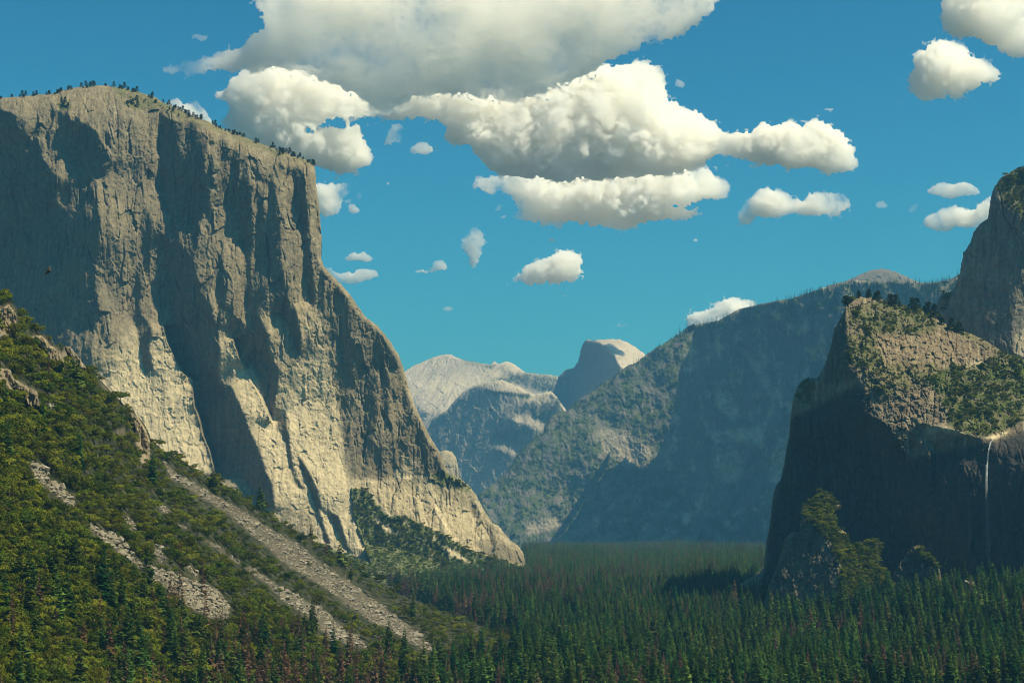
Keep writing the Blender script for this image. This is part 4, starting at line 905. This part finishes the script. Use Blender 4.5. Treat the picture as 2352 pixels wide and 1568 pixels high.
# --- single pines against the sky
def crest(rel, line, gap, kinds, lo, hi, name, label, cat, group, drop=(1, 7), step_sd=.6):
    L = np.asarray(line, float); seg = np.hypot(*np.diff(L, axis=0).T); s = np.r_[0, np.cumsum(seg)]
    t_ = 0.0
    while t_ < s[-1]:
        u = np.interp(t_, s, L[:, 0]); v = np.interp(t_, s, L[:, 1]) + rng.uniform(*drop)
        for _ in range(8):
            if rel.isin(u, v): break
            v += 1.0
        p = rel.point(np.array([u]), np.array([v]))[0]
        if 0 < u < 2352:
            k = kinds[rng.integers(len(kinds))]
            place(k, p, rng.uniform(lo, hi), rng.uniform(0, 6.28), name, label, cat, group, False)
        t_ += gap * (rng.uniform(.2, 1.1) if rng.random() < .75 else rng.uniform(1.5, 4.5))
crest(EC, EC_TOP[1:12], 6.0, RIM, .5, 1.25, 'rim_pine', 'small dark pine on the left flat top of the great cliff', 'pine', 'pines on the cliff top', (0, 5))
crest(EC, EC_TOP[12:26], 7.0, RIM, .45, 1.15, 'rim_pine', 'small dark pine on the sloping rim of the great cliff, right of its summit', 'pine', 'pines on the sloping rim', (0, 6))
crest(H1, H1_POLY[4:27], 7.0, FARFIR, .5, 1.15, 'ridge_conifer', 'dark conifer standing on the skyline of the wooded ridge', 'conifer', 'conifers on the wooded ridge skyline', (0, 5))
crest(H2, H2_POLY[1:11], 6.0, FARFIR, .5, 1.2, 'ridge_conifer', 'dark conifer on the skyline between the wooded ridge and the bald dome', 'conifer', 'conifers on the blue wall skyline', (0, 6))
crest(H2, H2_POLY[12:17], 5.0, FARFIR, .5, 1.25, 'ridge_conifer', 'dark conifer on the skyline between the bald dome and the pillar', 'conifer', 'conifers right of the bald dome', (0, 8))
crest(CA, CA_POLY[:12], 7.0, RIM + OAK[3:], .7, 1.5, 'rim_pine', 'small dark pine on the crest of the waterfall cliff', 'pine', 'pines on the waterfall cliff crest', (0, 8))
# ------------------------------------------------------------------ broken rock in the streaks
M_BOULD = rock_material('talus_rock', warm=(.42, .36, .26), gray=(.23, .205, .165), k=4.0, bump=.3)
def boulder(seed):
    r = np.random.default_rng(seed)
    a = r.normal(0, 1, (16, 3)); a /= np.linalg.norm(a, axis=1)[:, None]; a *= r.uniform(.7, 1.1, (16, 1)) * np.array((1.2, .9, .65))
    import bmesh
    bm = bmesh.new()
    for p in a: bm.verts.new(p)
    res = bmesh.ops.convex_hull(bm, input=bm.verts)
    me = bpy.data.meshes.new('boulder'); bm.to_mesh(me); bm.free(); me.materials.append(M_BOULD)
    class o: pass
    o.joined = me; return o
BOULD = [boulder(800 + i) for i in range(6)]
su, sv = scatter(K, K_POLY, (3.1, 2.3), 1.0, lambda u, v: np.clip(field_at(K, K.scree, u, v) * 1.6 - .3, 0, 1) * .85)
sz = np.exp(rng.normal(.15, .6, len(su))).clip(.4, 5.0)
mass('talus_rocks', K.point(su, sv) + np.c_[np.zeros(len(su)), np.zeros(len(su)), .2 * sz], sz, rng.integers(0, 6, len(su)), BOULD, 'broken grey rocks filling the streaks on the near hillside', 'rocks')
print('rocks', len(su))
bp = [(Z5((1835,960))[0], 15), (Z5((1975,895))[0], 13), (Z5((1900,950))[0], 10), (Z5((1700,990))[0], 11), (Z5((1930,985))[0], 12), (Z5((1870,1000))[0], 9), (Z5((1730,1010))[0], 8)]
for (u, v), s_ in bp:
    o = link('boulder', BOULD[int(rng.integers(6))].joined); o.location = at(np.array(u), np.array(v + 6), np.array(2440.)); o.scale = (s_, s_, s_ * 1.1); o.rotation_euler = (rng.uniform(0, 1), 0, rng.uniform(0, 6))
    tag(o, 'pale block in the boulder pile below the waterfall cliff, right of the knob', 'boulder', 'boulders below the waterfall cliff')

# ------------------------------------------------------------------ waterfall
WM = bpy.data.materials.new('falling_water'); t = NT(WM)
out = t.new('ShaderNodeOutputMaterial'); d_ = t.new('ShaderNodeBsdfDiffuse'); d_.inputs[0].default_value = (.8, .84, .86, 1); tp = t.new('ShaderNodeBsdfTransparent'); mxs = t.new('ShaderNodeMixShader')
tc = t.new('ShaderNodeTexCoord').outputs['Object']
a_ = t.new('ShaderNodeAttribute', attribute_name='thin')
nz = t.ramp(t.noise(t.mapping(tc, (.6, .6, .03)), 1.0, 5, .6), (.35, 0), (.68, 1)); mu = t.new('ShaderNodeMath', operation='MULTIPLY'); t.link(nz, mu.inputs[0]); t.link(a_.outputs['Fac'], mu.inputs[1])
t.link(mu.outputs[0], mxs.inputs[0]); t.link(tp.outputs[0], mxs.inputs[1]); t.link(d_.outputs[0], mxs.inputs[2]); t.link(mxs.outputs[0], out.inputs[0])
wl = Z6((2145,1270),(2128,1290),(2117,1330),(2108,1400),(2103,1500),(2100,1567)) + Z5((2102,100),(2100,200),(2101,300),(2105,400),(2108,500),(2110,600),(2112,700),(2112,760))
wwid = [2, 3, 3.2, 3.4, 3.8, 4.2, 4.8, 5.4, 6, 6.8, 7.6, 8.5, 9.5, 10]
wu = np.interp(np.linspace(0, 1, 90), np.linspace(0, 1, len(wl)), [p[0] for p in wl]); wv = np.interp(np.linspace(0, 1, 90), np.linspace(0, 1, len(wl)), [p[1] for p in wl]); ww = np.interp(np.linspace(0, 1, 90), np.linspace(0, 1, len(wl)), wwid)
wd = np.minimum.reduce([CA.depth(wu + k, wv) for k in (-6, -3, 0, 3, 6)]) - 5; wd = np.minimum.accumulate(wd); ring = 10
wvt, wq, wth = [], [], []
for i in range(90):
    for k in range(ring):
        a = 2 * math.pi * k / ring
        wvt.append(at(np.array(wu[i] + math.cos(a) * ww[i] * .5), np.array(wv[i]), np.array(wd[i] + math.sin(a) * 2.0)).ravel()); wth.append(max(.10, .62 * (1 - i / 78.)))
    if i:
        for k in range(ring): wq.append(((i - 1) * ring + k, (i - 1) * ring + (k + 1) % ring, i * ring + (k + 1) % ring, i * ring + k))
wf = link('waterfall', mesh_np('waterfall', wvt, wq, mats=[WM], smooth_=True, attrs={'thin': ('FLOAT', wth)}))
tag(wf, 'thin white waterfall dropping from the notch of the dark cliff', 'waterfall', kind='structure')

# ------------------------------------------------------------------ two swallows
M_BIRD = plain_material('bird_back', (.03, .024, .02), .7, 30); M_BELLY = plain_material('bird_flank', (.5, .42, .2), .7, 30)
def swallow(p, head, wings, tail, scale, label, stripe):
    e = link('swallow', None); e.location = p
    V, Q = [], []
    prof = [(-.5, .004), (-.4, .03), (-.25, .07), (0, .1), (.2, .095), (.33, .07), (.42, .062), (.5, .03), (.56, .004)]
    h = np.array(head, float); h /= np.linalg.norm(h); a = np.cross(h, (0, 0, 1)); a /= np.linalg.norm(a); b = np.cross(a, h)
    for t_, r_ in prof:
        for k in range(8):
            th = 2 * math.pi * k / 8; V.append((h * t_ + r_ * (math.cos(th) * a + math.sin(th) * b)) * scale)
    for i in range(len(prof) - 1):
        for k in range(8): Q.append((i * 8 + k, i * 8 + (k + 1) % 8, i * 8 + 8 + (k + 1) % 8, i * 8 + 8 + k))
    link('body', mesh_np('swallow_body', V, Q, mats=[M_BIRD], smooth_=True), e)
    for wvec in wings:
        w_ = np.array(wvec, float); pv, pq = [], []
        for t_, c_, sw in ((0, .17, 0), (.35, .16, .08), (.7, .11, -.02), (1.0, .015, -.22)):
            c0 = w_ * t_ + h * (.12 + sw)
            for dz in (.012, -.012): pv += [(c0 + h * c_ + np.array((0, 0, dz))) * scale, (c0 - h * c_ + np.array((0, 0, dz))) * scale]
        for i in range(3):
            o = i * 4; pq += [(o, o + 1, o + 5, o + 4), (o + 2, o + 6, o + 7, o + 3), (o, o + 4, o + 6, o + 2), (o + 1, o + 3, o + 7, o + 5)]
        link('wing', mesh_np('swallow_wing', pv, pq, mats=[M_BIRD]), e)
    tv_, tq_ = [], []
    for sgn in (1, -1):
        k = len(tv_); tv_ += [(-h * .42 + a * .02 * sgn) * scale, (-h * .42 + a * .07 * sgn + b * .015) * scale, (-h * .8 + a * .14 * sgn) * scale, (-h * .6 + a * .03 * sgn - b * .01) * scale]; tq_.append((k, k + 1, k + 2, k + 3))
    link('tail', mesh_np('swallow_tail', tv_, tq_, mats=[M_BIRD]), e)
    if stripe:
        sv_ = [(h * x + b * (.095) + a * y - np.array((0, .03, 0))) * scale for x, y in ((-.38, -.02), (-.05, -.04), (.12, -.02), (.1, .04), (-.1, .05))]
        link('flank', mesh_np('swallow_flank', sv_, tris=[(0, 1, 4), (1, 2, 3), (1, 3, 4)], mats=[M_BELLY]), e)
    tag(e, label, 'swallow', 'swallows in flight'); return e
swallow(at(np.array(110.), np.array(621.), np.array(62.)), (.75, .2, -.12), [(.10, .1, .62), (-.40, -.1, -.58)], None, .26, 'larger dark swallow in flight before the shaded left wall of the great cliff', True)
swallow(at(np.array(1127.), np.array(941.), np.array(165.)), (-.8, .2, .1), [(-.12, .1, .45), (.30, .5, .35)], None, .26, 'tiny dark swallow in flight before the hazy slab dome near the centre', False)
# ------------------------------------------------------------------ clouds
def cloud_material(name, dens, g=.35):
    m = bpy.data.materials.new(name); t = NT(m)
    out = t.new('ShaderNodeOutputMaterial'); v = t.new('ShaderNodeVolumePrincipled')
    v.inputs['Color'].default_value = (1, .992, .972, 1); v.inputs['Density'].default_value = dens; v.inputs['Anisotropy'].default_value = g
    tc = t.new('ShaderNodeTexCoord').outputs['Object']
    f = t.ramp(t.noise(tc, .0032, 4, .52, .2), (.33, 0), (.66, 1))
    mu = t.new('ShaderNodeMath', operation='MULTIPLY', i_1=dens * 1.9); t.link(f, mu.inputs[0]); t.link(mu.outputs[0], v.inputs['Density'])
    m.cycles.volume_step_rate = .25
    t.link(v.outputs[0], out.inputs['Volume']); return m

def make_cloud(poly, Y, label, dens, step=1.8, amp=9.0, fine=1.0, thick=1.0, seed=0, hmax=None, wave=38.0, rag=1.0, bumps=1.0):
    p = np.asarray(poly, float)
    pad = 26
    u0, v0 = p.min(0) - pad; u1, v1 = p.max(0) + pad
    us = np.arange(u0, u1, step); vs = np.arange(v0, v1, step)
    U, V = np.meshgrid(us, vs)
    k = fine; m = Y / F_PX
    # cauliflower edge: rounded bumps of several sizes push the outline about
    WU = U + amp * fbm(U / (wave * k), V / (wave * k), seed + 1, 4, .5); WV = V + amp * fbm(U / (wave * k) + 31, V / (wave * k), seed + 2, 4, .5)
    inn = inside(poly, WU, WV)
    soft_in = .6 * blur(inn, 5 * k / step) + .4 * blur(inn, 13 * k / step) - .5
    puff = billow(WU / (30 * k), WV / (30 * k), seed + 7, 6, .6); puff = 2.0 * (puff - puff.mean())
    puff = puff + .5 * fbm(U / (12 * k), V / (9 * k), seed + 3, 4, .6)
    def sheet(ins, hscale, hcap, dens, name, parent, lip):
        ins = ins & (blur(ins, (12 if name == 'fringe' else 7) * k / step) > .42); ins[0] = ins[-1] = False; ins[:, 0] = ins[:, -1] = False
        q = ins[:-1, :-1] & ins[1:, :-1] & ins[:-1, 1:] & ins[1:, 1:]
        if not q.any(): return None
        qp = np.pad(q, 1); full = qp[:-1, :-1] & qp[1:, :-1] & qp[:-1, 1:] & qp[1:, 1:]
        acc = np.zeros(ins.shape)
        for r, wgt in ((4, .15), (10, .25), (24, .33), (50, .5), (110, .6)):     # half thickness grows from the outline inwards
            acc += wgt * r * np.sqrt(np.clip(blur(ins, r / step / 1.5) * 2 - 1, 0, 1))
        h = acc * hscale
        if hcap: h = hcap * np.tanh(h / hcap)
        bl = .55 * billow(WU / (95 * k), WV / (80 * k), seed + 7, 6, .5) + .45 * billow(WU / (34 * k), WV / (30 * k), seed + 8, 5, .55)
        bl2 = billow(U / (60 * k) + 77, V / (50 * k), seed + 9, 5, .55)
        hf = h * np.clip(1 + bumps * 2.0 * (bl - .3), .2, 2); hb = h * np.clip(1 + bumps * 2 * (bl2 - .3), .25, 2)
        hf[~full] = 0; hb[~full] = 0; hf[full] += lip; hb[full] += lip
        Pf = at(U, V, Y - hf * m); Pb = at(U, V, Y + hb * m)
        H, W = U.shape
        idx = np.arange(H * W).reshape(H, W); idb = np.where(full, idx + H * W, idx)
        qf = np.stack([idx[:-1, :-1][q], idx[1:, :-1][q], idx[1:, 1:][q], idx[:-1, 1:][q]], -1)
        qb = np.stack([idb[:-1, :-1][q], idb[:-1, 1:][q], idb[1:, 1:][q], idb[1:, :-1][q]], -1)
        quads = np.concatenate([qf, qb]); allv = np.concatenate([Pf.reshape(-1, 3), Pb.reshape(-1, 3)])
        used = np.unique(quads); rm = np.full(len(allv), -1, np.int64); rm[used] = np.arange(len(used))
        return link(name, mesh_np(name, allv[used], rm[quads], mats=[dens], smooth_=True), parent)
    o = sheet(soft_in + .75 * min(1, k + .1) * rag * puff + .06 > 0, thick, hmax, dens, 'cloud', None, 5.0 * k)
    tag(o, label, 'cloud', 'clouds in the sky')
    fringe = soft_in + .17 + 1.5 * rag * (puff * .6 + fbm(U / (26 * k) + 9, V / (15 * k), seed + 12, 6, .7) * 1.5)
    if fine > .65: sheet(fringe > 0, .45 * thick, 22, CM_FRINGE, 'fringe', o, 9.0 * k)
    return o

CM_FRINGE = cloud_material('cloud_fringe', .008)
CM_BANK = cloud_material('cloud_bank', .0085, .5); CM_BIG = cloud_material('cloud_thick', .019); CM_MID = cloud_material('cloud_puff', .028); CM_WISP = cloud_material('cloud_wisp', .012)
_c1 = ZA((640,-130),(715,0),(740,100),(760,180),(700,230),(640,290),(560,320),(450,350),(370,370),(300,395),(200,415),(60,440),(100,490),(300,505),(480,480),(540,510),(620,480),(700,480),(800,450),(900,480),(1050,500),(1200,560),(1400,640),(1480,730),(1560,770),(1700,720),(1800,660),(1950,630),(2200,650),(2352,690)) \
    + ZB((500,680),(600,690),(750,650),(860,590),(1000,540),(1100,505),(1180,480),(1170,430),(1220,400),(1330,380),(1440,350),(1440,310),(1560,270),(1740,240),(1830,160),(1900,120),(1950,80),(1975,0),(2010,-130))
_c2 = ZA((540,510),(500,580),(430,640),(430,690),(500,690),(540,740),(480,800),(440,860),(700,1000),(1000,1100),(1110,1130),(1250,1170),(1360,1180),(1480,1100),(1510,1050),(1480,960),(1400,890),(1400,830),(1300,860),(1150,845),(1010,905),(1080,830),(1200,800),(1480,790),(1700,760),(1500,560),(1300,480),(800,400),(640,440))
_c3 = ZA((1440,800),(1560,640),(1750,540)) + ZB((0,540),(150,520),(430,580),(600,600),(860,500),(1000,450),(1180,420),(1230,440),(1320,430),(1480,400),(1580,440),(1640,520),(1630,640),(1660,710),(1690,650),(1740,720),(1800,750),(1900,760),(1970,850),(2000,900),(2100,920),(2100,1050),(1950,1050),(1880,1090),(1860,1150),(1700,1170),(1400,1200),(1200,1220),(1000,1220),(700,1200),(500,1185),(420,1130),(340,1040),(330,980),(220,990),(140,940),(130,880),(210,860),(100,830),(0,800))
_c4 = ZC((290,720),(440,730),(540,700),(580,640),(700,670),(750,640),(870,670),(900,630),(980,635),(1000,670),(1110,690),(1180,760),(1210,850),(1250,930),(1250,970),(1100,1000),(1020,990),(930,960),(850,960),(750,990),(700,940),(600,950),(500,910),(290,890))
_c5 = ZB((320,1230),(400,1180),(600,1150),(900,1160),(1000,1160),(1300,1080),(1780,1070),(1880,1120),(1950,1200),(2040,1200),(2060,1270),(2020,1340),(1850,1350),(1640,1390),(1870,1400),(1850,1480),(1700,1500),(1440,1490),(1320,1560),(1200,1530),(1080,1490),(850,1500),(650,1490),(580,1440),(640,1370),(500,1290),(330,1280))
CLOUDS = [
 (_c1, 9300, 'broad grey-bellied cloud bank filling the top centre of the sky', CM_BANK, dict(amp=15, thick=1.5, step=2.6, hmax=75, wave=60, bumps=.25)),
 (_c2, 10900, 'cream cloud mass rising behind the right shoulder of the great cliff', CM_BIG, dict(amp=14, thick=1.1, step=2.4, wave=50)),
 (_c3, 11800, 'large towering cloud with grey belly, right of centre under the cloud bank', CM_BIG, dict(amp=13, thick=1.3, step=2.4, wave=50)),
 (_c4, 11500, 'long white cloud with flat base joined to the right of the towering cloud', CM_MID, dict(amp=10, thick=1.2)),
 (_c5, 14300, 'wide low flat cloud hanging beneath the towering cloud', CM_BIG, dict(amp=12, thick=1.1, step=2.2)),
 (ZC((420,1260),(550,1120),(640,1090),(740,1120),(860,1190),(900,1150),(1060,1110),(1180,1150),(1190,1220),(1090,1290),(900,1280),(780,1270),(690,1320),(560,1280),(520,1350),(430,1330)), 14800, 'ragged double cloud below the long white cloud on the right', CM_MID, dict(amp=10, fine=.8)),
 (ZC((1590,180),(1700,150),(1740,100),(1820,90),(1950,130),(1990,210),(2120,230),(2220,350),(2150,390),(2090,370),(2050,430),(1990,460),(1840,480),(1700,520),(1620,510),(1580,440),(1580,340),(1610,300)), 10200, 'round bright white cloud high on the right by itself', CM_MID, dict(amp=9, thick=1.5)),
 (ZC((1790,-30),(1820,60),(1900,100),(1980,80),(2100,130),(2170,150),(2220,200),(2300,240),(2400,240),(2500,100),(2500,-300),(1800,-300)), 8600, 'grey cloud cut off by the top right corner', CM_BIG, dict(amp=12, thick=1.3)),
 (ZC((1690,1110),(1760,1060),(1830,1050),(1870,1080),(1920,1050),(1980,1050),(2020,1090),(2090,1120),(2050,1140),(1930,1150),(1860,1180),(1780,1150),(1700,1140)), 14500, 'flat white cloud, upper one left of the tall rock pillar', CM_MID, dict(amp=5, fine=.6)),
 (ZC((1640,1350),(1700,1280),(1800,1230),(1900,1220),(2000,1240),(2120,1150),(2250,1160),(2250,1350),(2010,1370),(1900,1370),(1800,1400),(1720,1370)), 15200, 'long white cloud partly hidden behind the tall rock pillar', CM_MID, dict(amp=6, fine=.7)),
 (ZC((1345,1215),(1365,1180),(1400,1175),(1440,1200),(1430,1235),(1370,1235)), 15000, 'tiny white cloud alone left of the flat white cloud', CM_WISP, dict(amp=5, fine=.5)),
 (ZC((1560,1255),(1590,1210),(1630,1185),(1655,1210),(1620,1260),(1585,1265)), 15500, 'tiny slanted cloud just below left of the flat white cloud', CM_WISP, dict(amp=5, fine=.5)),
 (ZD((60,60),(200,50),(320,55),(330,110),(285,190),(260,280),(140,270),(60,200)), 13300, 'blocky cloud touching the sheer right edge of the great cliff', CM_MID, dict(amp=8, fine=.8)),
 (ZD((310,200),(360,190),(410,230),(390,265),(330,262)), 13600, 'small round puff below right of the blocky cloud', CM_MID, dict(amp=5, fine=.5)),
 (ZD((365,150),(400,105),(425,140),(395,182)), 13600, 'small faint puff above the round puff beside the blocky cloud', CM_WISP, dict(amp=5, fine=.5)),
 (ZD((275,580),(330,520),(380,510),(400,530),(430,515),(490,550),(520,580),(450,590),(380,580)), 16200, 'short arched cloud, upper of two by the cliff shoulder', CM_MID, dict(amp=5, fine=.6)),
 (ZD((150,610),(220,615),(230,650),(370,660),(400,620),(480,630),(560,680),(480,700),(400,730),(320,740),(200,720)), 16600, 'long low cloud emerging from behind the cliff shoulder', CM_MID, dict(amp=5, fine=.6)),
 (ZD((745,650),(800,630),(870,635),(890,580),(940,565),(1000,600),(990,630),(920,655),(800,658)), 16400, 'small hook-shaped cloud in the open sky left of centre', CM_MID, dict(amp=7, fine=.6)),
 (ZD((1020,480),(1100,470),(1080,420),(1140,390),(1150,340),(1230,370),(1260,420),(1240,470),(1210,490),(1230,560),(1180,625),(1150,620),(1130,560),(1110,500)), 15200, 'ragged upright cloud in the open sky near the centre', CM_WISP, dict(amp=11, fine=.7)),
 (ZD((1455,735),(1480,650),(1550,600),(1580,560),(1640,540),(1730,530),(1740,485),(1820,500),(1890,540),(1920,590),(1880,620),(1890,680),(1840,710),(1700,720),(1550,745)), 16000, 'neat bright cloud alone high above the split dome', CM_MID, dict(amp=7, thick=1.3)),
 (ZD((940,915),(960,885),(1020,880),(1045,895),(1010,925)), 19500, 'tiny flat cloud low in the open sky above the pale far mountain', CM_MID, dict(amp=4, fine=.5)),
 (ZD((2095,1038),(2140,975),(2170,1010),(2250,975),(2250,1005),(2210,1027),(2160,1022)), 20500, 'tiny butterfly-shaped cloud just above the split dome', CM_WISP, dict(amp=5, fine=.5)),
 (ZD((2085,967),(2120,945),(2175,957),(2120,970)), 20500, 'thin sliver of cloud above the butterfly-shaped cloud', CM_WISP, dict(amp=3, fine=.5)),
 (Z6((70,445),(150,410),(250,380),(330,330),(400,310),(460,330),(500,320),(560,350),(520,560),(100,560)), 19500, 'white cloud peeping over the tree-lined ridge', CM_MID, dict(amp=6, fine=.7)),
 (ZA((260,262),(310,230),(380,232),(400,270),(330,275)), 11000, 'small faint cloud in the blue at upper left', CM_WISP, dict(amp=6, fine=.6)),
 (ZA((1555,975),(1600,900),(1615,815),(1700,830),(1745,895),(1700,970),(1640,960)), 12800, 'torn cloud scrap in the blue gap left of the towering cloud', CM_MID, dict(amp=9, fine=.6)),
 (ZA((1735,1015),(1830,940),(1925,1000),(1850,1045),(1760,1035)), 13200, 'small dome-shaped cloud below the torn scrap in the blue gap', CM_MID, dict(amp=6, fine=.6)),
 (ZA((100,690),(160,655),(190,665),(240,700),(310,683),(360,730),(430,810),(400,900),(150,850)), 12000, 'white cloud top showing over the tree-dotted cliff rim', CM_MID, dict(amp=6, fine=.7)),
 (ZB((1660,585),(1690,522),(1755,550),(1745,598)), 11500, 'tiny puff right beside the top of the towering cloud', CM_WISP, dict(amp=5, fine=.5)),
 (ZB((460,1425),(490,1365),(535,1370),(505,1425)), 13800, 'tiny puff left of the low flat cloud', CM_WISP, dict(amp=5, fine=.5)),
 (ZB((470,1465),(520,1440),(555,1432),(550,1472)), 13900, 'tiny flat wisp under the tiny puff left of the low flat cloud', CM_WISP, dict(amp=4, fine=.5)),
]
for n_, (pl, Y, lb, mt, kw) in enumerate(CLOUDS): make_cloud(pl, Y, lb, mt, seed=100 + n_ * 23, **kw)
